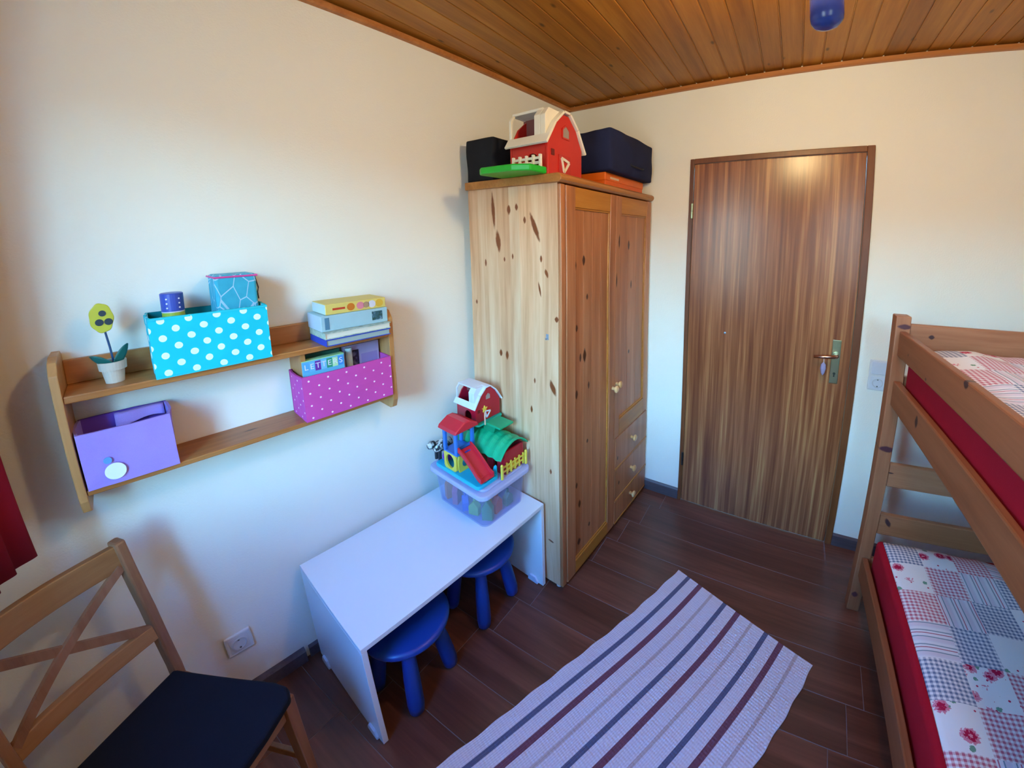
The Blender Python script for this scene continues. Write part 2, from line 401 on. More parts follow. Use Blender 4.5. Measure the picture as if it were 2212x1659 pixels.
MB().lathe([(0, 2.15-H), (.03, 2.157-H), (.052, 2.18-H), (.06, 2.215-H), (.052, 2.25-H), (.03, 2.272-H), (.012, 2.28-H), (0, 2.28-H)], 24).build('glass_globe', emis('lamp_glow', (1.0, .75, .36), LAMP_STRENGTH), lp, smooth=True)
MB().tube([(0, 0, 2.27-H), (0, 0, -.02)], .006, 8).build('stem', plain('#c9c6bc', .35, .7), lp)
MB().lathe([(0, -.03), (.045, -.022), (.05, 0), (0, 0)], 24).build('ceiling_rose', plain('#c9c6bc', .35, .7), lp, smooth=True)

# ------------------------------------------------------------ wardrobe
M_SIDE = None
X0, Y0, RW = 0.4930, -0.8925, 0.0700
WD, DP, Z0, HT = 0.885, 0.523, 0.018, 1.830
wr = thing('wardrobe', 'tall knotty pine wardrobe with two doors and three drawers', 'wardrobe', (X0, Y0, 0), -RW)
knL = ((-.36,1.735,.010,.075,-.05),(-.335,1.60,.014,.045,-.10),(-.265,1.735,.010,.020),(-.22,1.745,.008,.015),(-.175,1.69,.007,.014),(-.12,1.66,.013,.055,-.40),(-.09,1.53,.006,.014),(-.062,1.47,.008,.018,-.3),
       (-.30,1.52,.005,.010),(-.25,1.535,.005,.012),(-.42,1.50,.006,.016),(-.01,1.28,.010,.012),(-.335,1.085,.009,.016),(-.295,1.08,.009,.020),(-.03,.985,.014,.03,-.4),(-.13,.995,.005,.012),(-.49,1.31,.006,.010),(-.15,.86,.006,.016),(-.05,.245,.015,.006,-1.2),(-.045,.60,.006,.012),(-.10,1.40,.005,.03,-.2))
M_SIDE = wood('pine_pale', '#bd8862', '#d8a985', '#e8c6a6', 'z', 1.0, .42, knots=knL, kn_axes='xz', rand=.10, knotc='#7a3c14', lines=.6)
knF = ((.105,1.50,.010,.022),(.175,1.52,.009,.018),(.205,1.35,.006,.012),(.12,1.22,.007,.014),(.185,1.08,.010,.026),(.15,1.08,.006,.016),(.12,.92,.008,.016),(.22,.93,.006,.014),(.21,.66,.006,.009),(.12,.48,.007,.012),(.145,.37,.008,.016),(.23,.20,.007,.010),(.14,.165,.011,.014),(.49,1.60,.006,.03),(.47,1.40,.005,.03),(.62,1.58,.009,.02),(.66,1.36,.006,.02),(.64,.98,.006,.010),(.50,.42,.005,.01),(.52,.26,.006,.01))
knF = tuple((k[0], k[1], k[2]*1.25, k[3]*1.2) for k in knF)
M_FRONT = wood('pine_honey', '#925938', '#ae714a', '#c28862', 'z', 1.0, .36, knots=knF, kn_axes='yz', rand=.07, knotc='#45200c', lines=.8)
M_RAIL = wood('pine_honey_rail', '#9a5f22', '#b0732c', '#c0853c', 'y', 1.0, .36, rand=.05)
M_TOP = wood('pine_honey_top', '#9a5f28', '#ad7136', '#bb8044', 'y', 1.0, .38, rand=.03)
# left side: edge-glued boards
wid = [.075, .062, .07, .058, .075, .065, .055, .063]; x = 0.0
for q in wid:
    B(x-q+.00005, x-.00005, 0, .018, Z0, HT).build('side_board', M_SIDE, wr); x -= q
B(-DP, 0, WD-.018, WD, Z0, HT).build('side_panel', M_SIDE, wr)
B(-DP, -DP+.008, .018, WD-.018, Z0, HT).build('back_panel', M_SIDE, wr)
B(-DP+.008, -.002, .018, WD-.018, Z0, Z0+.02).build('bottom_panel', M_SIDE, wr)
top = MB().prism([(-DP-.0, HT), (.020, HT), (.030, HT+.008), (.033, HT+.017), (.030, HT+.026), (.020, HT+.034), (-DP, HT+.034)], WD+.022, 'y', -.018)
top.build('top_board', M_TOP, wr, bevel=.003)
for xx in (-.02, -DP+.04):
    for yy in (.02, WD-.02): MB().tube([(xx, yy, 0), (xx, yy, Z0)], .014, 12).build('foot_pad', plain('#d8d8d8', .6), wr)
B(.0, .016, 0, .030, Z0, HT-.004).build('corner_post', M_FRONT, wr, bevel=.004)
FX = .020
def framed_door(nm, y0, y1, z0, z1, sl, sr, rt, rb, nb):
    dpar = B(.0, FX, y0, y0+sl, z0, z1).build(nm, M_FRONT, wr, bevel=.003)
    B(.0, FX, y1-sr, y1, z0, z1).build('stile', M_FRONT, dpar, bevel=.003)
    B(.0, FX-.002, y0+sl, y1-sr, z1-rt, z1).build('top_rail', M_RAIL, dpar, bevel=.003)
    B(.0, FX, y0+sl, y1-sr, z0, z0+rb).build('bottom_rail', M_RAIL, dpar, bevel=.003)
    w_ = (y1-sr-y0-sl)/nb
    for i in range(nb):
        B(.0, .009, y0+sl+i*w_+.0006, y0+sl+(i+1)*w_-.0006, z0+rb, z1-rt).build('panel_board', M_FRONT, dpar, bevel=.0015, seg=1)
    md = MB(); ya, yb, za, zb = y0+sl, y1-sr, z0+rb, z1-rt
    for s_ in ((ya, ya+.008, za, zb), (yb-.008, yb, za, zb), (ya, yb, za, za+.008), (ya, yb, zb-.008, zb)): md.box(.006, .015, s_[0], s_[1], s_[2], s_[3])
    md.build('moulding', M_RAIL, dpar, bevel=.003)
    return dpar
M_KNOB = wood('pine_knob', '#c48f58', '#d6a670', '#e2b884', 'z', 1.0, .35, rand=.04)
def knob(par, y, z, x=FX, s=1.15):
    MB().lathe([(0, 0), (.008*s, 0), (.007*s, .010), (.009*s, .016), (.0155*s, .021), (.0165*s, .027), (.012*s, .032), (0, .034)], 16, Matrix.Translation((x, y, z)) @ Matrix.Rotation(PI/2, 4, 'Y')).build('knob', M_KNOB, par, smooth=True)
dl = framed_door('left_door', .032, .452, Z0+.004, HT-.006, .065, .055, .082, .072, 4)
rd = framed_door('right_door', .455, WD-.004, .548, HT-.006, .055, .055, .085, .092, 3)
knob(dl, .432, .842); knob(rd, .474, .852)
for i, (z0, z1) in enumerate(((.359, .543), (.167, .354), (Z0+.004, .162))):
    d_ = B(.0, FX, .475, WD-.004, z0, z1).build('drawer', M_FRONT, wr, bevel=.004)
    B(FX-.002, FX+.003, .475, WD-.004, z0, z0+.010).build('drawer_lip', M_RAIL, d_, bevel=.002)
    knob(d_, .665, (z0+z1)/2+.015)
B(.0, FX-.003, .455, .473, Z0, .546).build('centre_post', M_FRONT, wr, bevel=.002)
hk = MB(); hk.box(-.064, -.052, -.003, 0, 1.188, 1.212); hk.tube([(-.058, -.002, 1.195), (-.058, -.012, 1.19), (-.058, -.014, 1.198)], .002, 8)
hk.build('hook', plain('#9fb2c8', .3, .5), wr)
ZW = HT+.034          # top of the wardrobe
def WW(u, w, z=0.0):  # u = back from the front edge, w = along towards the door wall
    c, s = math.cos(RW), math.sin(RW); return (X0-u*c+w*s, Y0+u*s+w*c, z)

# things on the wardrobe -------------------------------------------------
def soft_box(name, lab, loc, rz, sx, sy, sz, mat, seam=None, puff=.012, cat='bag', seed=1, strap=None):
    t = thing(name, lab, cat, loc, rz); rnd = random.Random(seed)
    b = MB(); b.box(-sx/2, sx/2, -sy/2, sy/2, 0, sz)
    bmesh.ops.subdivide_edges(b.bm, edges=b.bm.edges[:], cuts=15, use_grid_fill=True)
    from mathutils import noise as mn
    for v in b.bm.verts:
        p = v.co; fx, fy, fz = 1-abs(2*p.x/sx)**2, 1-abs(2*p.y/sy)**2, 1-abs(2*p.z/sz-1)**2
        n_ = Vector((p.x/sx*2, p.y/sy*2, p.z/sz*2-1)); k = max(abs(n_.x), abs(n_.y), abs(n_.z))
        d = Vector((n_.x if abs(n_.x) > .99*k else 0, n_.y if abs(n_.y) > .99*k else 0, n_.z if abs(n_.z) > .99*k else 0))
        if p.z < .001: d.z = 0
        amt = puff*max(fx*fy, fx*fz, fy*fz)*(1 if d.length < 1.1 else .0)
        v.co = p + d*amt + Vector(mn.noise_vector(p*9+Vector((seed, 0, 0))))*puff*.55*(0 if p.z < .001 else 1)
    body = b.build('body', mat, t, smooth=True, sub=1)
    if seam:
        for zz in (sz*.12, sz*.9):
            m = MB(); m.tube([(-sx/2-.003, -sy/2-.003, zz), (sx/2+.003, -sy/2-.003, zz), (sx/2+.003, sy/2+.003, zz), (-sx/2-.003, sy/2+.003, zz), (-sx/2-.003, -sy/2-.003, zz)], .004, 6); m.build('piping', seam, t)
    return t
M_BLACKF = fabric('#20242e', '#15171f', wr=.5)
M_NAVYF = fabric('#252c52', '#1a1f3e', wr=.5)
tb_ = soft_box('black_bag', 'black fabric bag at the back left on top of the wardrobe', WW(.435, .160, ZW), -RW, .17, .33, .188, M_BLACKF, puff=.010, seed=3)
MB().tube([(.112, -.08, .09), (.135, -.05, .14), (.135, .05, .14), (.112, .08, .09)], .006, 8).build('carry_handle', plain('#101116', .8), tb_, smooth=True)
# orange box
ob = thing('orange_box', 'flat orange box under the navy bag on the wardrobe', 'box', WW(.165, .62, ZW), -RW)
M_OR = plain('#e0610f', .45)
B(-.14, .145, -.215, .215, 0, .052).build('base', M_OR, ob, bevel=.003)
B(-.143, .148, -.218, .218, .03, .068).build('lid', plain('#e56a14', .45), ob, bevel=.004)
B(.148, .1484, -.17, -.08, .040, .050).build('printed_line', plain('#e8c8b0', .6), ob)
nb_ = soft_box('navy_bag', 'large navy blue fabric bag lying on the orange box', WW(.165, .635, ZW+.0685), -RW, .37, .49, .195, M_NAVYF, puff=.020, seed=8)
MB().tube([(.188, -.14, .06), (.205, -.05, .045), (.205, .05, .045), (.188, .14, .06)], .005, 8).build('carry_handle', plain('#12152a', .8), nb_, smooth=True)

M_RED = plain('#c3221a', .35); M_WHITE = plain('#e4e0d6', .4); M_GREEN = plain('#0fae2a', .35); M_GREY = plain('#9a8c8c', .5)
def barn(name, lab, loc, rz, L=.20, Wd=.235, hwall=.125, hk=.075, hr=.045, red=M_RED, white=M_WHITE):
    """gambrel barn: gable face looks along +x, ridge along x; loft opening on the -y side"""
    t = thing(name, lab, 'toy', loc, rz); h2 = Wd/2
    gp = [(-h2, 0), (h2, 0), (h2, hwall), (h2*.62, hwall+hk), (h2*.18, hwall+hk+hr), (-h2*.18, hwall+hk+hr), (-h2*.62, hwall+hk), (-h2, hwall)]
    body = MB().prism(gp, .012, 'x', L/2-.012); body.build('gable_wall', red, t, bevel=.002)
    MB().prism(gp, .010, 'x', -L/2).build('gable_wall', red, t, bevel=.002)
    # side wall with arched doorway
    arch = [(-L/2+.01, 0), (-L*.12-.0, 0)]
    cxn, rr_ = L*.10, .034
    pts = [(-L/2+.012, 0), (cxn-rr_, 0), (cxn-rr_, .05)] + [(cxn+rr_*math.cos(PI-k*PI/8), .05+rr_*math.sin(PI-k*PI/8)) for k in range(1, 8)] + [(cxn+rr_, .05), (cxn+rr_, 0), (L/2-.012, 0), (L/2-.012, hwall), (-L/2+.012, hwall)]
    MB().prism(pts, .008, 'y', -h2).build('side_wall', red, t)
    B(-L/2+.012, L/2-.012, h2-.008, h2, 0, hwall).build('side_wall', red, t)
    B(-L/2+.01, L/2-.012, -h2+.008, h2-.008, 0, .006).build('floor_plate', plain('#5a1410', .6), t)
    # roof panels (each a strip with overhang)
    ov = .012; th = .010
    seg = [((-h2-.014, hwall-.014), (-h2*.62, hwall+hk)), ((-h2*.62, hwall+hk), (-h2*.16, hwall+hk+hr+.004)), ((-h2*.16, hwall+hk+hr+.004), (h2*.16, hwall+hk+hr+.004)), ((h2*.62, hwall+hk), (h2*.16, hwall+hk+hr+.004)), ((h2+.014, hwall-.014), (h2*.62, hwall+hk))]
    for i, (p, q) in enumerate(seg):
        d = Vector((q[0]-p[0], q[1]-p[1])).normalized(); nrm = Vector((-d.y, d.x))
        if nrm.y < 0: nrm = -nrm
        if i == 0: p0 = p; p = (p[0], p[1]); q_ = ((p[0]+(q[0]-p[0])*.42), (p[1]+(q[1]-p[1])*.42)); q = q_     # lower skirt only below the loft
        pr = [p, q, (q[0]+nrm.x*th, q[1]+nrm.y*th), (p[0]+nrm.x*th, p[1]+nrm.y*th)]
        xs_ = L/2-.070 if i == 1 else -L/2-ov
        MB().prism(pr, L/2+ov-xs_, 'x', xs_).build('roof_panel', white, t, bevel=.002)
    (px_, pz_), (qx_, qz_) = seg[0]; sx_, sz_ = px_+(qx_-px_)*.40, pz_+(qz_-pz_)*.40
    d = Vector((qx_-sx_, qz_-sz_)).normalized(); nrm = Vector((-d.y, d.x))
    MB().prism([(sx_, sz_), (qx_, qz_), (qx_+nrm.x*th, qz_+nrm.y*th), (sx_+nrm.x*th, sz_+nrm.y*th)], .024, 'x', L/2-.012).build('roof_edge', white, t, bevel=.002)
    # loft dormer: white frame around an opening
    zt = hwall+hk+hr+.012; zb = hwall+.010; xa, xb = -L/2-.006, L/2-.070; yf = -h2*.98
    for x0_, wd_ in ((xa, .012), (xb, .030)):
        pr = [(yf, zb), (yf, zt-.030), (yf+.024, zt), (0, zt), (0, zt-.010), (yf+.028, zt-.010), (yf+.011, zt-.034), (yf+.011, zb)]
        MB().prism(pr, wd_, 'x', x0_).build('loft_frame', white, t, bevel=.002)
    MB().prism([(yf, zb), (yf, zt-.030), (yf+.024, zt), (0, zt), (0, zb)], L/2-.013-xb-.030, 'x', xb+.030).build('loft_cheek', white, t, bevel=.002)
    B(xa, xb+.03, -.026, -.018, hwall+.055, zt-.004).build('loft_back', plain('#7d4a4a', .6), t)
    B(xa, xb+.03, yf+.020, 0, zt-.008, zt+.003).build('loft_roof', white, t, bevel=.002)
    # gable details
    gx = L/2
    wnd = [(-.024, hwall+.028), (.024, hwall+.028), (.024, hwall+.062), (.0, hwall+.080), (-.024, hwall+.062)]
    MB().prism(wnd, .002, 'x', gx).build('gable_window', M_GREY, t)
    fw = MB(); n_ = len(wnd)
    for i in range(n_): fw.beam((gx+.001, *wnd[i]), (gx+.001, *wnd[(i+1) % n_]), .006, .005, (1, 0, 0))
    fw.build('window_frame', red, t)
    dr_ = B(gx, gx+.003, -.050, .030, .004, .085).build('barn_door', plain('#b51d16', .35), t)
    z_ = MB()
    for p, q in (((-.034, .072), (.018, .060)), ((.018, .060), (-.018, .018)), ((-.018, .018), (-.034, .072))): z_.beam((gx+.005, *p), (gx+.005, *q), .010, .004, (1, 0, 0))
    z_.build('white_brace', white, dr_)
    B(gx, gx+.003, -.098, -.078, .075, .098).build('vent', plain('#6a0f0c', .5), t)
    return t, h2
bn, h2 = barn('toy_barn', 'red toy barn with white roof on top of the wardrobe', WW(.135, .105, ZW+.0), -RW)
# green fold-out yard in front of the barn side
gy = MB(); gy.prism([(-.17, -h2-.105), (-.14, -h2-.125), (.02, -h2-.118), (.085, -h2-.085), (.095, -h2), (-.15, -h2)], .026, 'z', 0.0); gy.build('green_yard', M_GREEN, bn, bevel=.005)
fn = MB()
for xq in (-.055, -.02, .015, .05, .085): fn.box(xq-.0055, xq+.0055, -h2-.032, -h2-.022, .022, .070)
fn.box(-.06, .092, -h2-.030, -h2-.024, .034, .045); fn.box(-.06, .092, -h2-.030, -h2-.024, .052, .062); fn.build('white_fence', M_WHITE, bn, bevel=.001)

# ------------------------------------------------------------ wall shelf (local x = off the wall, y = along, z = up)
M_SHELF = wood('shelf_pine', '#8f5527', '#a96b38', '#b97c47', 'y', 1.0, .36, rand=.08, lines=.8, knots=((.10, .64, .006, .014), (.06, .40, .004, .02)), kn_axes='xy', knotc='#5a2d12')
M_SHELFE = wood('shelf_pine_end', '#a56f3e', '#b9834f', '#c8945f', 'z', 1.0, .38, rand=.05, lines=.8)
SD = .140; SB0, SB1 = -2.137, -1.282
sh = thing('wall_shelf', 'honey pine two-board wall shelf with solid ends', 'shelf', W(0.0005, SB0, .955), -SK)
SL = SB1-SB0
endp = [(0, 0.01), (0, .385), (.02, .397), (.085, .397), (.118, .388), (SD, .36), (SD, .04), (.128, .008), (.11, 0), (.02, 0)]
for y in (0, SL-.018): MB().prism(endp, .018, 'y', y).build('shelf_end', M_SHELFE, sh, bevel=.002)
ZU, ZL = 1.262-.955, 1.020-.955
B(.0, SD-.004, .018, SL-.018, ZU-.018, ZU).build('upper_board', M_SHELF, sh, bevel=.003)
B(.0, SD-.004, .018, SL-.018, ZL-.015, ZL).build('lower_board', M_SHELF, sh, bevel=.003)
B(.0, .016, .018, SL-.018, ZU, ZU+.062).build('back_rail', M_SHELF, sh, bevel=.002)
B(.0, SD-.02, -1.588-SB0, -1.572-SB0, ZL, ZU-.018).build('divider', M_SHELFE, sh, bevel=.002)
UZ, LZ = 1.262, 1.020

def polka(name, base, dot, dx, dy, r, wr=.3, ax='yz'):
    n = NT(name); t = n.n('TexCoord'); s = n.n('SeparateXYZ'); n.l(t.outputs['Object'], s.inputs[0])
    g = n.n('NewGeometry')
    y = n.math('ADD', s.outputs['Y'], n.math('MULTIPLY', s.outputs['X'], 1.0)); z = s.outputs['Z']
    def lay(oy, oz):
        a = n.math('SUBTRACT', n.math('FRACT', n.math('ADD', n.math('DIVIDE', y, dx), oy+50)), .5)
        b = n.math('SUBTRACT', n.math('FRACT', n.math('ADD', n.math('DIVIDE', z, dy), oz+50)), .5)
        a = n.math('MULTIPLY', a, dx); b = n.math('MULTIPLY', b, dy)
        return n.math('LESS_THAN', n.math('ADD', n.math('MULTIPLY', a, a), n.math('MULTIPLY', b, b)), r*r)
    m = n.math('MAXIMUM', lay(.0, .25), lay(.5, .75))
    f = n.noise(n.coords(), 12, 3); c = n.mix(f, tuple(x*.82 for x in lin(base)[:3]), base)
    n.col(n.mix(m, c, dot)); n.set(.75, spec=.25); n.bump(f, wr, .006); return n.m
def fab_box(name, lab, b0, b1, z, dep, h, mat, inner, a0=.018, t=.006, over=0.0, sag=.004, seed=0, slant=0.0, folded=None):
    """open-topped folding fabric box; parts: front, back, two sides, bottom"""
    o = thing(name, lab, 'storage box', W(a0, b0, z), -SK); L = b1-b0
    from mathutils import noise as mn
    def wall(nm, P0, P1, hh, nrm, m, tilt=0.0):
        P0 = Vector(P0); P1 = Vector(P1); N = Vector(nrm)
        def f(u, v):
            p = P0.lerp(P1, u)+Vector((0, 0, hh*v)); k = 4*u*(1-u)
            return p+N*(sag*k*v*1.0+mn.noise(Vector((u*4+seed, v*3, seed)))*.003*k+tilt*v)
        MB().grid(f, 14, 8, -N*t).build(nm, m, o, smooth=False)
    wall('front_panel', (dep, 0, 0), (dep, L, 0), h, (1, 0, 0), mat)
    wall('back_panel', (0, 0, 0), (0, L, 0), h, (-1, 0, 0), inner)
    wall('side_panel', (t, 0, 0), (dep-t, 0, 0), h, (0, -1, 0), mat)
    wall('side_panel', (t, L, 0), (dep-t, L, 0), h, (0, 1, 0), mat)
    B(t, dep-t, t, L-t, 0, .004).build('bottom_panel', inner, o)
    return o
M_TEAL = polka('teal_dotted_fabric', '#18c6da', '#e2f6f4', .062, .046, .0088)
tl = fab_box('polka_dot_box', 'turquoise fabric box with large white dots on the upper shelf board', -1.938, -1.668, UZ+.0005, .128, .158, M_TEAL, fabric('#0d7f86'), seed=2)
B(.13, .1318, .0, .27, 0.0, .004).build('hem', plain('#18c2d4', .7), tl); B(.13, .1325, .0, .27, .153, .158).build('hem', plain('#18c2d4', .7), tl)
M_PURP = fabric('#b093e2', '#a284d8', wr=.6)
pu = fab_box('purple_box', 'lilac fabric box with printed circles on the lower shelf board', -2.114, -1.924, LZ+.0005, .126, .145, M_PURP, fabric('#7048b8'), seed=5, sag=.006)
def dotty():
    n = NT('dotted_white_print'); v = n.coords((1, 1, 1)); vo = n.n('TexVoronoi'); vo.inputs['Scale'].default_value = 130; vo.inputs['Randomness'].default_value = .15
    n.l(v, vo.inputs['Vector']); m = n.math('GREATER_THAN', vo.outputs['Distance'], .32)
    n.col(n.mix(m, '#b093e2', '#e9ebee')); n.set(.8); return n.m
def disc(par, nm, y, z, r, mat, x=.1335):
    MB().lathe([(0, 0), (r, 0), (r, .0012), (0, .0012)], 28, Matrix.Translation((x, y, z)) @ Matrix.Rotation(PI/2, 4, 'Y')).build(nm, mat, par)
disc(pu, 'printed_circle', .060, .036, .0215, dotty()); disc(pu, 'printed_circle', .050, .068, .0085, plain('#5f9ad0', .7))
fl_ = MB().grid(lambda u, v: (.010+.012*v+.004*math.sin(u*7), .075+.108*u, .146-.030*v-.004*math.sin(u*5+1)*v), 12, 4, (0, 0, -.002)); fl_.build('inner_flap', M_PURP, pu, smooth=True)
M_PINK = polka('pink_dotted_fabric', '#d24ea8', '#f6dcee', .060, .042, .0031, .5)
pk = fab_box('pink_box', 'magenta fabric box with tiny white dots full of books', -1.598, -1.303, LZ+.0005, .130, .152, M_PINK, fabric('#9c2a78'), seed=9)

# books and games inside the pink box (top-level things) and on the upper board
M_PAPER = plain('#d9d6c8', .8)
def book(name, lab, loc, sx, sy, sz, cover, pages=M_PAPER, spine='y+', cat='book', rz=0.0, tilt=0.0, th=.0025, group=None):
    """closed book: two covers, a spine and the page block"""
    o = thing(name, lab, cat, loc, -SK+rz, group); o.rotation_euler = (0, tilt, -SK+rz)
    d = min((sx, 'x'), (sy, 'y'), (sz, 'z'))[1]
    c = MB(); g = .003
    if d == 'z':
        c.box(-sx/2, sx/2, -sy/2, sy/2, 0, th); c.box(-sx/2, sx/2, -sy/2, sy/2, sz-th, sz)
        if spine == 'x+': c.box(sx/2-th, sx/2, -sy/2, sy/2, th, sz-th)
        if spine == 'y-': c.box(-sx/2, sx/2, -sy/2, -sy/2+th, th, sz-th)
        c.build('cover', cover, o)
        B(-sx/2+g, sx/2-(th if spine == 'x+' else g), -sy/2+(th if spine == 'y-' else g), sy/2-g, th, sz-th).build('pages', pages, o)
    else:
        c.box(-sx/2, -sx/2+th, -sy/2, sy/2, 0, sz); c.box(sx/2-th, sx/2, -sy/2, sy/2, 0, sz); c.box(-sx/2+th, sx/2-th, -sy/2, -sy/2+th, 0, sz)
        c.build('cover', cover, o); B(-sx/2+th, sx/2-th, -sy/2+th, sy/2-g, g, sz-g).build('pages', pages, o)
    return o
BL = LZ+.005
book('teal_book', 'dark teal book standing at the back of the pink box', W(.052, -1.515, BL), .018, .140, .196, plain('#1d6f68', .5))
b2 = book('mauve_book', 'mauve picture book standing in the left half of the pink box', W(.074, -1.506, BL), .014, .140, .182, plain('#a990b6', .5))
B(.0071, .0076, -.055, .06, .150, .176).build('cover_picture', plain('#b492bb', .6), b2)
tw = thing('white_roll', 'short white paper roll standing between the books in the pink box', 'paper roll', W(.080, -1.422, BL), -SK)
MB().lathe([(.004, 0), (.0115, 0), (.0115, .195), (.004, .195), (.004, 0)], 16).build('paper', plain('#cfe4ea', .7), tw, smooth=False)
b3 = book('lavender_book', 'lavender book with a dark cover picture in the right half of the pink box', W(.062, -1.372, BL), .020, .125, .200, plain('#9d93c2', .5))
def splotch(name, cols, scale=60):
    n = NT(name); f = n.noise(n.coords(), scale, 2); k = len(cols)
    n.col(n.ramp(f, [(.3+.4*i/(k-1), c) for i, c in enumerate(cols)])); n.set(.5); return n.m
B(.0101, .0107, -.052, -.012, .118, .180).build('cover_picture', splotch('picture_dark', ['#0e0b22', '#241d46', '#6a6a90']), b3)
B(.0101, .0106, -.004, .056, .112, .160).build('cover_text', plain('#8779b8', .6), b3)
lb = thing('letter_game_box', 'light blue game box with coloured letter tiles in the front of the pink box', 'game box', W(.108, -1.520, BL), -SK)
B(-.014, .014, -.066, .066, 0, .190).build('carton', plain('#62b4dd', .5), lb, bevel=.001)
B(-.0142, .0142, -.0662, .0662, .190, .1925).build('lid_edge', plain('#a9dca0', .5), lb)
tiles = [('L', '#58a9e0'), ('E', '#6ab8e8'), ('T', '#6d2fa0'), ('T', '#7cc3ee'), ('E', '#2f9e78'), ('R', '#b6e3b0'), ('S', '#3f8fe0')]
def text_mesh(ch, size):
    cu = bpy.data.curves.new('txt', 'FONT'); cu.body = ch; cu.size = size; cu.extrude = .0003; cu.align_x = 'CENTER'; cu.align_y = 'CENTER'
    to = bpy.data.objects.new('txt', cu); COL.objects.link(to)
    me = bpy.data.meshes.new_from_object(to.evaluated_get(bpy.context.evaluated_depsgraph_get())); bpy.data.objects.remove(to); bpy.data.curves.remove(cu); return me
for i, (ch, c) in enumerate(tiles):
    yy = -.054+i*.018
    tile = B(.0141, .0149, yy-.0085, yy+.0085, .154, .186).build('letter_tile', plain(c, .5), lb)
    me = text_mesh(ch, .026); me.materials.append(plain('#e6e2f2', .5)); lo = bpy.data.objects.new('letter', me); COL.objects.link(lo); lo.parent = tile
    lo.location = (.0152, yy, .170); lo.rotation_euler = (PI/2, 0, PI/2)
# pile at the right end of the upper board
book('blue_book', 'thin blue book at the bottom of the pile on the upper shelf board', W(.098, -1.415, UZ+.0005), .145, .215, .022, plain('#2b48b8', .45), plain('#98a8a6', .8), spine='y-')
book('green_edged_book', 'thin grey-green book second from the bottom of the pile on the shelf', W(.094, -1.412, UZ+.023), .143, .220, .021, splotch('cover_greygreen', ['#8fa79c', '#b9c4b8', '#7f948e'], 40), spine='y-')
gb = thing('grey_blue_box', 'thick pale blue box with a small dark picture in the shelf pile', 'box', W(.082, -1.412, UZ+.0445), -SK)
B(-.062, .062, -.111, .111, 0, .053).build('carton', plain('#9fc0cc', .5), gb, bevel=.002)
B(-.0615, .0605, -.1118, -.1108, .002, .051).build('end_label', plain('#c4d0e6', .5), gb)
B(.0618, .0626, .055, .092, .012, .044).build('picture', splotch('picture_forest', ['#20402c', '#2f5a6a', '#7a93b0'], 90), gb)
B(.0618, .0625, -.100, -.086, .006, .046).build('dark_stripe', plain('#4f7d98', .5), gb)
gm = thing('yellow_game_box', 'yellow children game box with a colourful picture on top of the shelf pile', 'game box', W(.078, -1.404, UZ+.098), -SK)
B(-.060, .060, -.101, .101, 0, .036).build('carton', plain('#d9c26a', .5), gm, bevel=.002)
B(-.0585, .0585, -.1018, -.1008, .002, .034).build('end_label', plain('#cbd8e0', .5), gm)
for yy, c, r in ((-.055, '#c23a22', 0), (-.02, '#c9711f', .013), (.012, '#d97f92', .013), (.032, '#a8876a', .011), (.052, '#d4d0de', .013), (.078, '#d8a93a', .014)):
    if r: MB().lathe([(0, 0), (r, 0), (r, .0008), (0, .0008)], 18, Matrix.Translation((.0600, yy, .018)) @ Matrix.Rotation(PI/2, 4, 'Y')).build('printed_figure', plain(c, .5), gm)
    else: B(.0600, .0606, yy-.024, yy+.016, .014, .021).build('printed_name', plain(c, .5), gm)
# flower in a pot
fp = thing('toy_flower_pot', 'small pot with a yellow wooden toy flower on the upper shelf board', 'flower pot', W(.078, -2.020, UZ+.0005), -SK)
M_POT = plain('#c9bcae', .75)
MB().lathe([(0, 0), (.0195, 0), (.024, .034), (.0285, .034), (.030, .055), (.026, .055), (.024, .040), (0, .040)], 28).build('pot', M_POT, fp, smooth=False)
MB().lathe([(.0, .046), (.0255, .046), (.0255, .047), (0, .047)], 20).build('soil', plain('#3a4a44', .9), fp)
MB().tube([(0, .004, .044), (-.002, .001, .09), (0, -.004, .138)], .0024, 8).build('stem', plain('#234a78', .5), fp)
M_LEAF = plain('#14615c', .5)
for sgn, dy, up in ((-1, -.040, .026), (1, .030, .046)):
    def lf(u, v, dy=dy, up=up):
        w_ = .011*math.sin(PI*min(1, u*.93+.04))**.7; return (.016+(v-.5)*.012, .004+dy*1.12*u-(v-.5)*w_*(.9 if dy > 0 else -.3), .050+up*u**1.3+(v-.5)*2*w_)
    MB().grid(lf, 10, 4, (.003, 0, 0)).build('leaf', M_LEAF, fp, smooth=True)
fh = MB()
pts = [((.026+.0009*math.cos(7*k*2*PI/48))*math.cos(k*2*PI/48)*.92-.006, (.037+.0009*math.cos(7*k*2*PI/48))*math.sin(k*2*PI/48)+.166) for k in range(48)]
fh.prism([(p[0], p[1]) for p in pts], .008, 'x', .0); fho = fh.build('flower_head', plain('#c2bd35', .5), fp, bevel=.002)
for y, z, r in ((-.003, .178, .0075), (-.011, .156, .0085), (.007, .156, .0085)):
    MB().lathe([(0, 0), (r, 0), (r, .0015), (0, .0015)], 18, Matrix.Translation((.0078, y, z)) @ Matrix.Rotation(PI/2, 4, 'Y')).build('petal_mark', plain('#22303e', .6), fho)
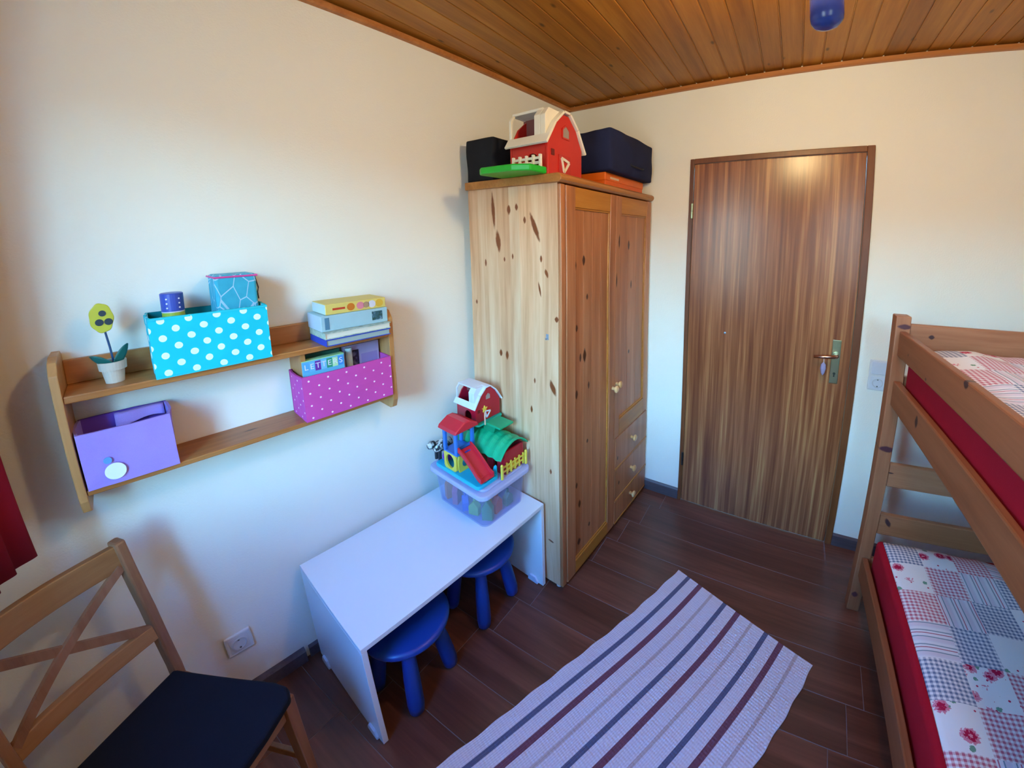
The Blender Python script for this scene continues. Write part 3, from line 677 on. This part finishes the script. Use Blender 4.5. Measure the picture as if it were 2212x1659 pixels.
# tin in the teal box
cn = thing('small_tin', 'small round blue and lime tin standing in the turquoise dotted box', 'tin', W(.075, -1.878, UZ+.006), -SK)
RC = .0255
MB().lathe([(0, 0), (RC, 0), (RC, .155), (0, .155)], 28).build('can_body', plain('#a9bd45', .4), cn, smooth=False)
MB().lathe([(RC+.0004, .158), (RC+.0006, .205), (RC-.002, .207), (0, .207)], 28).build('blue_cap', plain('#3a4fae', .4), cn, smooth=False)
MB().lathe([(RC+.0004, .155), (RC+.0004, .158), (0, .158)], 28).build('rim', plain('#d8d8e8', .4), cn)
for k in range(3):
    for an in (-.55, .55): MB().lathe([(0, 0), (.0022, 0), (.0022, .001), (0, .001)], 10, Matrix.Rotation(an, 4, 'Z') @ Matrix.Translation((RC+.0002, 0, .168+k*.012)) @ Matrix.Rotation(PI/2, 4, 'Y')).build('white_dot', plain('#e8e8f4', .5), cn)
# zip case
zc = thing('zip_case', 'blue patterned zip cube with a pink zip standing in the turquoise box', 'case', W(.062, -1.732, UZ+.006), -SK+.05)
def swirl():
    n = NT('blue_swirl_print'); vo = n.n('TexVoronoi', feature='DISTANCE_TO_EDGE'); vo.inputs['Scale'].default_value = 30; n.l(n.coords((1, 1, .6)), vo.inputs['Vector'])
    m = n.math('LESS_THAN', vo.outputs['Distance'], .03); f = n.noise(n.coords(), 40, 3)
    n.col(n.mix(m, n.mix(f, '#1c94b4', '#35b0cc'), '#9fc4dc')); n.set(.6); n.bump(f, .2, .002); return n.m
MB().box(-.045, .045, -.052, .052, 0, .246).build('case_body', swirl(), zc, bevel=.008, seg=3)
MB().tube([(-.045, -.053, .240), (.046, -.053, .240), (.046, .053, .240), (-.045, .053, .240)], .0028, 8).build('pink_zip', plain('#d8489a', .5), zc)
MB().tube([(.02, .054, .236), (.022, .060, .20), (.018, .058, .185), (.016, .060, .165)], .0018, 6).build('zip_cord', plain('#23202a', .7), zc)

# ------------------------------------------------------------ white children's table
M_TW = plain('#dfe4ee', .28, 0, .5, .01)
TB0, TB1, TA0, TA1, TZ = -1.669, -.857, .029, .5065, .440
tbl = thing('childrens_table', 'low white rectangular table against the left wall', 'table', W(TA0, TB0, 0), -SK)
TD, TL_ = TA1-TA0, TB1-TB0
B(0, TD, 0, TL_, TZ-.018, TZ).build('tabletop', M_TW, tbl, bevel=.0015)
B(0, TD, 0, .018, .004, TZ-.0185).build('side_panel', M_TW, tbl, bevel=.0015)
B(0, TD, TL_-.018, TL_, .004, TZ-.0185).build('side_panel', M_TW, tbl, bevel=.0015)
B(.03, .046, .018, TL_-.018, .22, TZ-.0185).build('back_panel', M_TW, tbl, bevel=.001)
M_FOOT = plain('#c9d3ea', .4)
for y in (.009, TL_-.009):
    for x in (.06, TD-.06):
        MB().prism([(x-.030, .0), (x+.030, 0), (x+.030, .012), (x+.018, .034), (x-.018, .034), (x-.030, .012)], .034, 'y', y-.017).build('foot', M_FOOT, tbl, bevel=.003)
# ------------------------------------------------------------ stools
M_ST = plain('#0b3a90', .38)
def stool(lab, a, b, rz):
    s = thing('blue_stool', lab, 'stool', W(a, b, 0), rz, 'blue stools under the white table')
    MB().lathe([(0, .272), (.10, .272), (.140, .276), (.150, .284), (.1515, .292), (.147, .300), (.135, .304), (.06, .302), (0, .301)], 40).build('seat', M_ST, s, smooth=True)
    for k in range(4):
        an = PI/4+k*PI/2; d = Vector((math.cos(an), math.sin(an), 0))
        MB().tube([d*.085+Vector((0, 0, .274)), d*.092+Vector((0, 0, .24)), d*.112+Vector((0, 0, .14)), d*.128+Vector((0, 0, .045)), d*.131+Vector((0, 0, .014)), d*.131+Vector((0, 0, .0))], [.020, .0225, .0275, .029, .026, .015], 16).build('leg', M_ST, s, smooth=True)
stool('blue plastic stool tucked under the window end of the white table', .388, -1.470, 0.15)
stool('blue plastic stool tucked under the wardrobe end of the white table', .335, -1.090, 0.02)

# ------------------------------------------------------------ plastic storage box with toys
def clearp(name, c, alpha):
    n = NT(name); tr = n.n('BsdfTransparent'); tr.inputs[0].default_value = lin(c); mx = n.n('MixShader'); mx.inputs[0].default_value = alpha
    f = n.noise(n.coords(), 8, 2); n.col(n.mix(f, c, tuple(min(1, x*1.08) for x in lin(c)[:3]))); n.set(.25)
    n.l(tr.outputs[0], mx.inputs[1]); n.l(n.b.outputs[0], mx.inputs[2]); n.l(mx.outputs[0], n.out.inputs[0]); return n.m
M_CLEAR = clearp('frosted_plastic', '#eef0fe', .11); M_LID = clearp('frosted_lid', '#d8d9f8', .55)
PA, PB = .255, -1.000
pbx = thing('plastic_storage_box', 'translucent lidded plastic box of toys on the white table', 'storage box', W(PA, PB, TZ+.0005), -SK)
def rrect(hx, hy, r, n=5):
    out = []
    for cx_, cy_, a0 in ((hx-r, hy-r, 0), (-hx+r, hy-r, PI/2), (-hx+r, -hy+r, PI), (hx-r, -hy+r, 3*PI/2)):
        for k in range(n+1): out.append((cx_+r*math.cos(a0+k*PI/2/n), cy_+r*math.sin(a0+k*PI/2/n)))
    return out
def shell(b, z0, z1, h0, h1, r, t):
    A = rrect(*h0, r); Bq = rrect(*h1, r); n = len(A); bm = b.bm
    A2 = rrect(h0[0]-t, h0[1]-t, r); B2 = rrect(h1[0]-t, h1[1]-t, r)
    R = [[bm.verts.new((*p, z)) for p in P_] for P_, z in ((A, z0), (Bq, z1), (B2, z1), (A2, z0+t))]
    for P_, Q_ in zip(R, R[1:]):
        for k in range(n): bm.faces.new((P_[k], P_[(k+1) % n], Q_[(k+1) % n], Q_[k]))
    bm.faces.new(R[0][::-1]); bm.faces.new(R[3]); return b
shell(MB(), 0, .145, (.160, .112), (.172, .124), .03, .003).build('tub', M_CLEAR, pbx, smooth=False)
ld = MB(); P_ = rrect(.190, .140, .035)
ld.hexa([(*p, .145) for p in P_], [(*p, .166) for p in P_]); ldo = ld.build('lid', M_LID, pbx, bevel=.005)
P_ = rrect(.166, .116, .03); MB().hexa([(*p, .166) for p in P_], [(*p, .176) for p in P_]).build('lid_panel', M_LID, ldo, bevel=.003)
toyc = [('#0f8a55', 'green'), ('#c22a2a', 'red'), ('#1f5fc0', 'blue'), ('#0f7a70', 'teal'), ('#d8a24a', 'yellow'), ('#c05a78', 'pink'), ('#d8742a', 'orange'), ('#8cc04a', 'lime')]
spots = [(.130, -.070, 0), (.125, -.015, 1), (.128, .045, 3), (.060, -.082, 7), (.0, -.085, 2), (-.06, -.082, 5), (-.115, -.075, 6), (.05, .0, 4)]
for i, (xx, yy, ci) in enumerate(spots):
    loc = W(PA+xx, PB+yy, TZ+.0065); c, nm = toyc[ci]; sx = .042+.012*random.random()
    tb = thing('toy_block', 'small %s toy piece inside the translucent box' % nm, 'toy', loc, random.random()*3, 'toy pieces inside the translucent box')
    hh = .06+.05*random.random()
    MB().prism([(-sx/2, 0), (sx/2, 0), (sx/2, hh*.6), (0, hh), (-sx/2, hh*.6)], sx*.6, 'y', -sx*.3).build('block', plain(c, .4), tb, bevel=.003)
    MB().tube([(0, 0, hh*.9), (0, 0, hh+.012)], .005, 8).build('stud', plain(c, .4), tb)

# ------------------------------------------------------------ toys on the box lid
LID = TZ+.1770
M_TQ = plain('#17b3d6', .35); M_YEL = plain('#dfc648', .4); M_BLU = plain('#2f6fc4', .35); M_RED2 = plain('#cf2438', .35); M_GRN2 = plain('#12a878', .35); M_PUR = plain('#6a1fa8', .35); M_CRIM = plain('#a8142c', .4)
ps = thing('slide_playset', 'toy playhouse with red roof and red slide on the plastic box lid', 'toy', W(.258, -1.072, LID), -SK)
# local x = off wall (slide end at +x), y along
MB().prism(rrect(.148, .056, .018), .016, 'z', 0).build('base', M_TQ, ps, bevel=.004)
for y0 in (-.046,):
    pa = [(-.085, .016), (-.005, .016), (-.005, .092), (-.085, .105)]
    fr = MB()
    n_ = 20
    # yellow wall with a big oval opening, made as a ring
    cx_, cz_ = -.045, .055; ring_o = []; ring_i = []
    for k in range(n_):
        an = 2*PI*k/n_; c_, s_ = math.cos(an), math.sin(an); q = max(abs(c_)/.042, abs(s_)/.041); ring_o.append((cx_+c_/q, cz_+s_/q)); ring_i.append((cx_+.028*c_, cz_+.031*s_))
    for k in range(n_):
        k2 = (k+1) % n_; q4 = [ring_o[k], ring_o[k2], ring_i[k2], ring_i[k]]
        fr.hexa([(p[0], y0, p[1]) for p in q4], [(p[0], y0+.008, p[1]) for p in q4])
    fr.build('yellow_wall', M_YEL, ps)
fr = MB()
for k in range(16):
    a1, a2 = 2*PI*k/16, 2*PI*(k+1)/16
    def sq(an, f=1.0):
        c_, s_ = math.cos(an), math.sin(an); q = max(abs(c_)/.040, abs(s_)/.036); return (c_/q, .052+s_/q)
    q4 = [sq(a1), sq(a2), (.022*math.cos(a2), .052+.022*math.sin(a2)), (.022*math.cos(a1), .052+.022*math.sin(a1))]
    fr.hexa([(.0, p[0], p[1]) for p in q4], [(.007, p[0], p[1]) for p in q4])
fr.build('yellow_wall', M_YEL, ps)
B(-.088, .006, -.047, .045, .092, .100).build('deck', M_BLU, ps, bevel=.002)
for xx in (-.080, -.002):
    for yy in (-.042, .040): B(xx-.009, xx+.009, yy-.005, yy+.007, .100, .203).build('post', M_BLU, ps, bevel=.003)
MB().prism([(-.064, .199), (.060, .199), (.052, .214), (.012, .238), (-.014, .238), (-.056, .214)], .124, 'x', -.099).build('roof', M_RED2, ps, bevel=.006, seg=3)
MB().beam((-.010, -.040, .115), (-.010, .040, .115), .006, .012).build('rail_bar', M_BLU, ps)
# slide: curved chute with side walls
def sl_z(u): return .108-.098*(u**1.25)+.012*max(0, u-.85)/.15
ch = MB(); N = 14
for j in range(N):
    u0, u1 = j/N, (j+1)/N
    for (ya, yb, h) in ((-.028, .028, .004), (-.034, -.028, .020), (.028, .034, .020)):
        ch.hexa([(.010+.142*u0, ya, sl_z(u0)), (.010+.142*u1, ya, sl_z(u1)), (.010+.142*u1, yb, sl_z(u1)), (.010+.142*u0, yb, sl_z(u0))], [(.010+.142*u0, ya, sl_z(u0)+h), (.010+.142*u1, ya, sl_z(u1)+h), (.010+.142*u1, yb, sl_z(u1)+h), (.010+.142*u0, yb, sl_z(u0)+h)])
bmesh.ops.transform(ch.bm, matrix=Matrix.Translation((0, -.010, .006)), verts=ch.bm.verts[:])
so = ch.build('slide', M_RED2, ps)
B(.012, .032, -.022, .004, .110, .112).build('blue_sticker', plain('#2148c0', .4), so)
MB().lathe([(0, -.024), (.014, -.020), (.023, -.008), (.024, .004), (.017, .017), (0, .024)], 16, Matrix.Translation((-.112, -.012, .040))).build('purple_ball', M_PUR, ps, smooth=True)
MB().prism([(.115, .016), (.140, .016), (.140, .052), (.132, .058), (.125, .048)], .008, 'y', .044).build('turquoise_fin', M_TQ, ps, bevel=.002)
# spotted figure behind the playset
cw = thing('spotted_toy_cow', 'tiny black and white spotted toy cow on the box lid near the wall', 'toy', W(.084, -1.066, LID), -SK)
M_COW = splotch('cow_spots', ['#15151a', '#2a2a30', '#d8d4d0', '#e4e0dc'], 55)
MB().lathe([(0, -.045), (.020, -.040), (.027, -.01), (.026, .02), (.018, .042), (0, .046)], 14, Matrix.Translation((0, 0, .062)) @ Matrix.Rotation(PI/2, 4, 'X')).build('body', M_COW, cw, smooth=True)
MB().lathe([(0, -.02), (.014, -.014), (.018, .004), (.012, .018), (0, .022)], 12, Matrix.Translation((0, -.055, .085)) @ Matrix.Rotation(PI/2, 4, 'X')).build('head', M_COW, cw, smooth=True)
for xx in (-.014, .014):
    for yy in (-.026, .026): MB().tube([(xx, yy, .05), (xx, yy, 0)], .008, 8).build('leg', plain('#2a2a30', .5), cw)
# stable with green roof
stb = thing('green_roof_stable', 'toy stable with green roof, red walls and yellow fence on the box lid', 'toy', W(.285, -.935, LID), -SK)
SLx = .135
B(-.150, .125, .045, .055, .0, .100).build('back_wall', M_CRIM, stb); B(-.150, -.140, -.055, .045, 0, .100).build('side_wall', M_CRIM, stb)
B(.115, .125, -.055, .045, 0, .100).build('side_wall', M_CRIM, stb, bevel=.002)
B(.020, .060, -.060, -.052, 0, .085).build('front_wall', M_CRIM, stb); B(.085, .115, -.060, -.052, 0, .085).build('front_wall', M_CRIM, stb)
B(-.150, .125, -.055, .045, 0, .004).build('floor_plate', plain('#7a3a20', .6), stb)
rf = MB().grid(lambda u, v: (-.165+.305*u, -.088+.160*v, .098+.052*math.sin(PI*v)**.8-.012*(1-v)+.003*math.sin(u*40)), 40, 10, (0, 0, -.006)); rf.build('green_roof', M_GRN2, stb, smooth=False)
MB().prism([(-.05, .13), (.02, .13), (.03, .165), (-.04, .185)], .05, 'y', -.02).build('roof_hatch', plain('#0e8a5e', .4), stb, bevel=.004)
ff = MB()
for k in range(6): ff.box(.128, .134, -.075+k*.024, -.069+k*.024, .004, .055)
ff.box(.129, .133, -.078, .055, .020, .027); ff.box(.129, .133, -.078, .055, .040, .047); ff.build('yellow_fence', M_YEL, stb)
MB().prism([(.066, .004), (.126, .004), (.132, .028), (.100, .052), (.070, .030)], .06, 'y', -.04).build('yellow_trough', plain('#d9a92e', .4), stb, bevel=.004)
for yy in (-.082, .058): MB().tube([(.138, yy, 0), (.138, yy, .062), (.138, yy, .066)], [.006, .006, .003], 8).build('fence_post', M_YEL, stb)
# small barn stacked on top of the stable
sb, sh2 = barn('small_toy_barn', 'small red toy barn with white roof stacked on the green-roofed stable', W(.185, -.936, LID+.186), -SK, red=plain('#b01530', .35), white=plain('#d5def0', .4))
sb.scale = (.66, .58, .60)
MB().prism(rrect(.125, .124, .02), .016, 'z', -.018).build('green_base', plain('#12a892', .35), sb, bevel=.003)
B(.115, .265, -.05, .085, -.018, -.003).build('green_yard', M_GRN2, sb, bevel=.003)
st_ = [(-.075+.026*(1 if k % 2 == 0 else .45)*math.cos(PI/2+k*PI/5), .118+.026*(1 if k % 2 == 0 else .45)*math.sin(PI/2+k*PI/5)) for k in range(10)]
MB().prism(st_, .008, 'x', .142).build('yellow_star', M_YEL, sb)
MB().tube([(.146, -.075, -.004), (.146, -.075, .10)], .005, 8).build('star_post', plain('#d8b8a0', .5), sb)
B(-.128, .045, -.09, .095, -.146, -.019).build('green_tower', plain('#0c5a3c', .5), sb, bevel=.004)   # the small barn rests on this tower

# ------------------------------------------------------------ rug
def rug_mat():
    n = NT('rug_stripes'); t = n.n('TexCoord'); s = n.n('SeparateXYZ'); n.l(t.outputs['UV'], s.inputs[0]); U = s.outputs['X']; Vv = s.outputs['Y']
    rib = n.math('SINE', n.math('MULTIPLY', Vv, 2*PI/.0115)); rib2 = n.math('SINE', n.math('MULTIPLY', U, 2*PI/.007))
    c = n.mix(n.math('MULTIPLY', n.math('ADD', rib, 1), .18), '#dcd7e2', '#c2bcd2')
    c = n.mix(n.math('MULTIPLY', n.noise(n.coords(), 25, 2), .35), c, '#dcd6da')
    for cen, wd_, colr, f in STR:
        m = n.math('LESS_THAN', n.math('ABSOLUTE', n.math('SUBTRACT', U, cen)), wd_/2); c = n.mix(n.math('MULTIPLY', m, f), c, colr)
    n.col(c); n.set(.95, spec=.1); h = n.math('ADD', rib, n.math('MULTIPLY', rib2, .6)); n.bump(h, .5, .0015); return n.m
RWD, RLN = .640, 1.60
STR = []
for k in range(3):
    o_ = .060+k*.194
    STR += [(o_, .018, '#4a5274', .92), (o_+.064, .022, '#6a2f45', .92), (o_+.129, .012, '#b6a4a4', .8)]
rg = MB(); rdir = Vector((-.346, -.938, 0)).normalized(); rx = Vector((-rdir.y, rdir.x, 0))
if rx.x < 0: rx = -rx
from mathutils import noise as mn_
r0 = Vector((.942, -.526, 0))
NU, NV = 60, 150
def rugp(u, v):
    wav = .006*math.sin(v*9.0+u*2)+.004*math.sin(v*21+1.2); edge = .0022*math.sin(v*RLN*2*PI/.0115)*(1 if u in (0, 1) else 0)
    bow = .012*math.sin(v*7.5+.6)*.6
    p = rx*(u*RWD+bow+edge*(1 if u == 1 else -1))+rdir*(v*RLN)
    return (p.x, p.y, .0065+.0015*math.sin(v*17+u*5)+max(0, .0))
rg.grid(rugp, NU, NV, (0, 0, -.0055))
ro = rg.build('striped_rug', rug_mat(), None, loc=r0)
uv = ro.data.uv_layers.new(name='uv')
for lp_ in ro.data.loops:
    p = ro.data.vertices[lp_.vertex_index].co; v_ = p.xy.dot(rdir.xy)/RLN; bow = .012*math.sin(v_*7.5+.6)*.6
    uv.data[lp_.index].uv = (p.xy.dot(rx.xy)-bow, v_*RLN)
tag(ro, 'pale woven runner rug with blue and maroon stripes on the floor', 'rug')

# ------------------------------------------------------------ bunk bed (local x = away from the door side, y = along, negative to the camera)
BR = .0493
bk = thing('bunk_bed', 'honey pine bunk bed along the right wall', 'bed', (1.6845, -.4134, 0), BR)
bkn = ((.03, .0, 0, 0),)
M_BEDP = wood('bed_pine_post', '#854f34', '#985f42', '#a86f50', 'z', 1.0, .4, rand=.05, knots=((.03, 1.295, .022, .010, 0), (.03, .80, .03, .012, 0), (.02, .09, .012, .014)), kn_axes='xz', knotc='#4a2430')
M_BEDY = wood('bed_pine_rail', '#774329', '#885034', '#965d40', 'y', 1.0, .4, rand=.06, knots=((-.55, 1.27, .012, .012), (-.28, 1.045, .012, .020), (-.30, 1.195, .006, .005), (-.12, 1.22, .004, .005)), kn_axes='yz', knotc='#3a2026')
M_BEDX = wood('bed_pine_board', '#865236', '#996245', '#a97153', 'x', 1.0, .4, rand=.06, knots=((.125, 1.262, .010, .008), (.06, .695, .012, .003), (.085, .470, .010, .018, -.4)), kn_axes='xz', knotc='#3a2026')
BW, BLN, PX, PY = .97, 2.02, .050, .055
M_BED_UP = None
for (xx, yy) in ((0, 0), (BW-PX, 0), (0, -BLN+PY), (BW-PX, -BLN+PY)):
    B(xx, xx+PX, yy, yy+PY, 0, 1.335).build('post', M_BEDP, bk, bevel=.004)
I0 = .0145; RT = .024
ya, yb = -BLN+PY, -.0005
def rail(nm, x0, x1, z0, z1, m): B(x0, x1, ya, yb, z0, z1).build(nm, m, bk, bevel=.005)
rail('guard_rail', I0, I0+RT, 1.183, 1.279, M_BEDY)
rail('side_rail', I0, I0+RT, .985, 1.085, M_BEDY)
rail('side_rail', I0, I0+RT, .190, .290, M_BEDY)
for z0, z1 in ((.190, .290), (.985, 1.085), (1.183, 1.279)): rail('side_rail', BW-I0-RT, BW-I0, z0, z1, M_BEDY)
for ye in (.0, -BLN+PY):
    for z0, z1 in ((1.205, 1.305), (1.02, 1.10), (.633, .735), (.408, .505), (.19, .28)):
        B(PX, BW-PX, ye+.012, ye+.034, z0, z1).build('end_board', M_BEDX, bk, bevel=.005)
for zb in (1.005, .215):
    for k in range(13):
        yy = -.06-k*.15
        B(I0+RT, BW-I0-RT, yy-.07, yy, zb, zb+.014).build('slat', M_BEDX, bk, bevel=.002)
M_REDSHEET = fabric('#b0142e', '#980f26', wr=.25)
def mattress(nm, lab, z0, z1):
    m = MB(); m.box(I0+RT+.010, BW-I0-RT-.01, -1.925, -.012, z0, z1)
    o = m.build(nm, M_REDSHEET, None, bevel=.022, seg=4, smooth=True)
    o.location = bk.location; o.rotation_euler = (0, 0, BR); tag(o, lab, 'mattress')
    return o
mattress('red_mattress', 'mattress in a red fitted sheet on the upper bunk', 1.0195, 1.212)
mattress('red_mattress', 'mattress in a red fitted sheet on the lower bunk', .2295, .405)
def patchwork():
    n = NT('patchwork_print'); t = n.n('TexCoord'); s = n.n('SeparateXYZ'); n.l(t.outputs['UV'], s.inputs[0]); U, V = s.outputs['X'], s.outputs['Y']
    PU, PV = .115, .130
    ui, vi = n.math('FLOOR', n.math('DIVIDE', U, PU)), n.math('FLOOR', n.math('DIVIDE', V, PV))
    typ = n.math('FLOORED_MODULO', n.math('ADD', ui, vi), 4.0)
    def is_(k): return n.math('COMPARE', typ, float(k), .1)
    def ging(col):
        p = .0135
        a = n.math('LESS_THAN', n.math('FRACT', n.math('DIVIDE', U, p)), .5); b = n.math('LESS_THAN', n.math('FRACT', n.math('DIVIDE', V, p)), .5)
        return n.mix(n.math('MULTIPLY', n.math('ADD', a, b), .42), '#e6e4f0', col)
    red, blue = ging('#b4225c'), ging('#34548f')
    tt = n.mix(n.math('COMPARE', n.math('FLOORED_MODULO', ui, 3.0), 0.0, .1), U, V)
    q = n.n('RGBToBW'); n.l(tt, q.inputs[0]); ph = n.math('FRACT', n.math('DIVIDE', q.outputs[0], .052))
    st = n.ramp(ph, [(0, '#dfdeee'), (.10, '#7f93ac'), (.17, '#e2e0f0'), (.30, '#b56a86'), (.36, '#e2e0f0'), (.55, '#8296b0'), (.62, '#d8cfe4'), (.85, '#d9d6ea'), (.93, '#e4e2f0')])
    st.node.color_ramp.interpolation = 'CONSTANT'
    vv = n.n('CombineXYZ'); n.l(U, vv.inputs[0]); n.l(V, vv.inputs[1])
    def vor(scale, off):
        x = n.n('TexVoronoi'); x.inputs['Scale'].default_value = scale; mp = n.n('Mapping'); mp.inputs['Location'].default_value = (off, off*.7, 0); n.l(vv.outputs[0], mp.inputs[0]); n.l(mp.outputs[0], x.inputs['Vector']); return x
    nz = n.noise(vv.outputs[0], 160, 3)
    a = vor(15, 0); d = n.math('ADD', a.outputs['Distance'], n.math('MULTIPLY', n.math('SUBTRACT', nz, .5), .35))
    flw = n.mix(n.math('LESS_THAN', n.math('ADD', vor(21, 3.1).outputs['Distance'], n.math('MULTIPLY', nz, .25)), .30), '#e8e8f2', '#6f9a8c')
    flw = n.mix(n.math('LESS_THAN', d, .30), flw, '#d486a4'); flw = n.mix(n.math('LESS_THAN', d, .20), flw, '#b01c4a'); flw = n.mix(n.math('LESS_THAN', d, .07), flw, '#d98aa0')
    flw = n.mix(n.math('LESS_THAN', vor(38, 7.7).outputs['Distance'], .13), flw, '#b8345e')
    c = n.mix(is_(0), flw, blue); c = n.mix(is_(2), c, red); c = n.mix(is_(3), c, st)
    n.col(c); n.set(.9, spec=.15); f = n.noise(n.coords(), 14, 3); n.bump(f, .25, .008); return n.m
M_PATCH = patchwork()
def duvet(lab, x0, x1, z, y0, y1, amp, seed, u0, v0):
    def f(u, v):
        x = x0+(x1-x0)*u; y = y0+(y1-y0)*v; e = min(u, 1-u)*(x1-x0); e2 = min(v, 1-v)*abs(y1-y0)
        hgt = .018*(1-math.exp(-e/.03))*(1-math.exp(-e2/.03))
        return (x, y, z+.006+hgt+amp*(mn_.noise(Vector((x*7, y*4+x*3, seed)))*.6+mn_.noise(Vector((x*16, y*9, seed+4)))*.25)*(1-math.exp(-e/.04)))
    m = MB().grid(f, 60, 120, (0, 0, -.005)); o = m.build('patchwork_quilt', M_PATCH, None, smooth=True)
    for v in o.data.vertices:
        if v.co.z < z+.0008: v.co.z = z+.0008
    uv = o.data.uv_layers.new(name='uv')
    for l_ in o.data.loops:
        p = o.data.vertices[l_.vertex_index].co; uv.data[l_.index].uv = (p.x-u0, v0-p.y)
    o.location = bk.location; o.rotation_euler = (0, 0, BR); return tag(o, lab, 'quilt')
duvet('patchwork quilt with gingham and roses on the lower bunk', I0+RT+.030, BW-.07, .405, -.035, -1.90, .014, 2.0, .065, -.02-.0)
duvet('patchwork quilt with gingham and roses on the upper bunk', I0+RT+.012, BW-.07, 1.212, -.020, -1.90, .022, 9.0, .065, -.02)

# ------------------------------------------------------------ chair
CA = math.radians(25)
ch_ = thing('dining_chair', 'pine chair with crossed back bars and dark navy seat', 'chair', (.056, -2.233, 0), CA)
M_CH = wood('chair_pine', '#7a4d33', '#8d5f42', '#9c6e51', 'z', 1.0, .42, rand=.06)
M_CHY = wood('chair_pine_rail', '#7f502b', '#906039', '#9e6e47', 'y', 1.0, .42, rand=.05)
M_SEATF = fabric('#111624', '#0a0e1a', wr=.3)
SH_ = .450
for s_ in (-1, 1):
    p = MB(); pts = [Vector((-.035, s_*.185, 0)), Vector((-.012, s_*.185, .25)), Vector((-.010, s_*.184, .46)), Vector((-.028, s_*.182, .66)), Vector((-.064, s_*.180, .865))]
    p.loft(pts, .036, .027)
    p.build('back_post', M_CH, ch_, bevel=.006)
    p = MB(); p.hexa([(.335, s_*.196-.013, 0), (.361, s_*.196-.013, 0), (.361, s_*.196+.013, 0), (.335, s_*.196+.013, 0)], [(.325, s_*.198-.017, .43), (.361, s_*.198-.017, .43), (.361, s_*.198+.017, .43), (.325, s_*.198+.017, .43)]); p.build('front_leg', M_CH, ch_, bevel=.003)
    MB().beam((-.015, s_*.187, .395), (.34, s_*.198, .395), .018, .055).build('side_apron', M_CHY, ch_, bevel=.003)
    MB().beam((-.025, s_*.187, .19), (.345, s_*.197, .19), .016, .026).build('side_stretcher', M_CHY, ch_, bevel=.003)
B(.335, .352, -.18, .18, .37, .425).build('front_apron', M_CHY, ch_, bevel=.003); B(-.022, -.004, -.17, .17, .37, .425).build('back_apron', M_CHY, ch_, bevel=.003)
def curved_rail(nm, z0, z1, x, bow, th=.018):
    def f(u, v): yy = -.172+.344*u; return (x-(z0+(z1-z0)*v-.66)*.17-bow*math.sin(PI*u), yy, z0+(z1-z0)*v)
    MB().grid(f, 12, 2, (th, 0, 0)).build(nm, M_CHY, ch_, bevel=.003)
curved_rail('top_rail', .795, .858, -.036, .018); curved_rail('lower_rail', .570, .612, -.038, .012)
def bp(y, z): return Vector((-.030-(z-.66)*.17-.012*math.sin(PI*(y+.172)/.344)+.004, y, z))
for k, s_ in enumerate((-1, 1)):
    m = MB(); n_ = 8; P_ = [bp(-s_*.165+s_*.33*i/n_, .605+.195*i/n_)+Vector((.004*k, 0, 0)) for i in range(n_+1)]
    for a, b in zip(P_, P_[1:]): m.beam(a, b, .022, .010, (1, 0, 0))
    m.build('cross_bar', M_CH, ch_)
seat = MB(); sp_ = [(-.005, -.178), (.30, -.222), (.345, -.220), (.372, -.195), (.380, -.10), (.380, .10), (.372, .195), (.345, .220), (.30, .222), (-.005, .178)]
seat.hexa([(*p, .427) for p in sp_], [(p[0]*.99+.002, p[1]*.985, .452) for p in sp_]); seat.build('seat', M_SEATF, ch_, bevel=.008, seg=3)

# ------------------------------------------------------------ curtain
M_CURT = fabric('#8a0f24', '#6d0a1c', wr=.2)
cu = thing('red_curtain', 'dark red curtain hanging beside the left wall', 'curtain', (0, 0, 0))
CPTS = [(-.205, -2.330), (-.165, -2.268), (-.120, -2.285), (-.070, -2.250), (-.040, -2.262), (-.012, -2.234), (.012, -2.276), (.034, -2.272), (.055, -2.305), (.085, -2.300), (.110, -2.345), (.140, -2.335)]
def cf(u, v):
    t_ = u*(len(CPTS)-1); i_ = min(int(t_), len(CPTS)-2); f_ = t_-i_; q = lambda k: Vector(CPTS[max(0, min(len(CPTS)-1, k))])
    a, b, c, d = q(i_-1), q(i_), q(i_+1), q(i_+2)
    p = .5*((2*b)+(c-a)*f_+(2*a-5*b+4*c-d)*f_*f_+(3*b-a-3*c+d)*f_**3)
    k = 1-.35*v; ym = -2.295
    return (p.x, ym+(p.y-ym)*k-.02*v, .940+(2.385-.940)*v)
MB().grid(cf, 88, 12, (0, -.004, 0)).build('cloth', M_CURT, cu, smooth=True)
MB().tube([(-.24, -2.345, 2.395), (2.5, -2.345, 2.395)], .011, 10).build('curtain_rod', plain('#b9b4a8', .4, .6), cu)
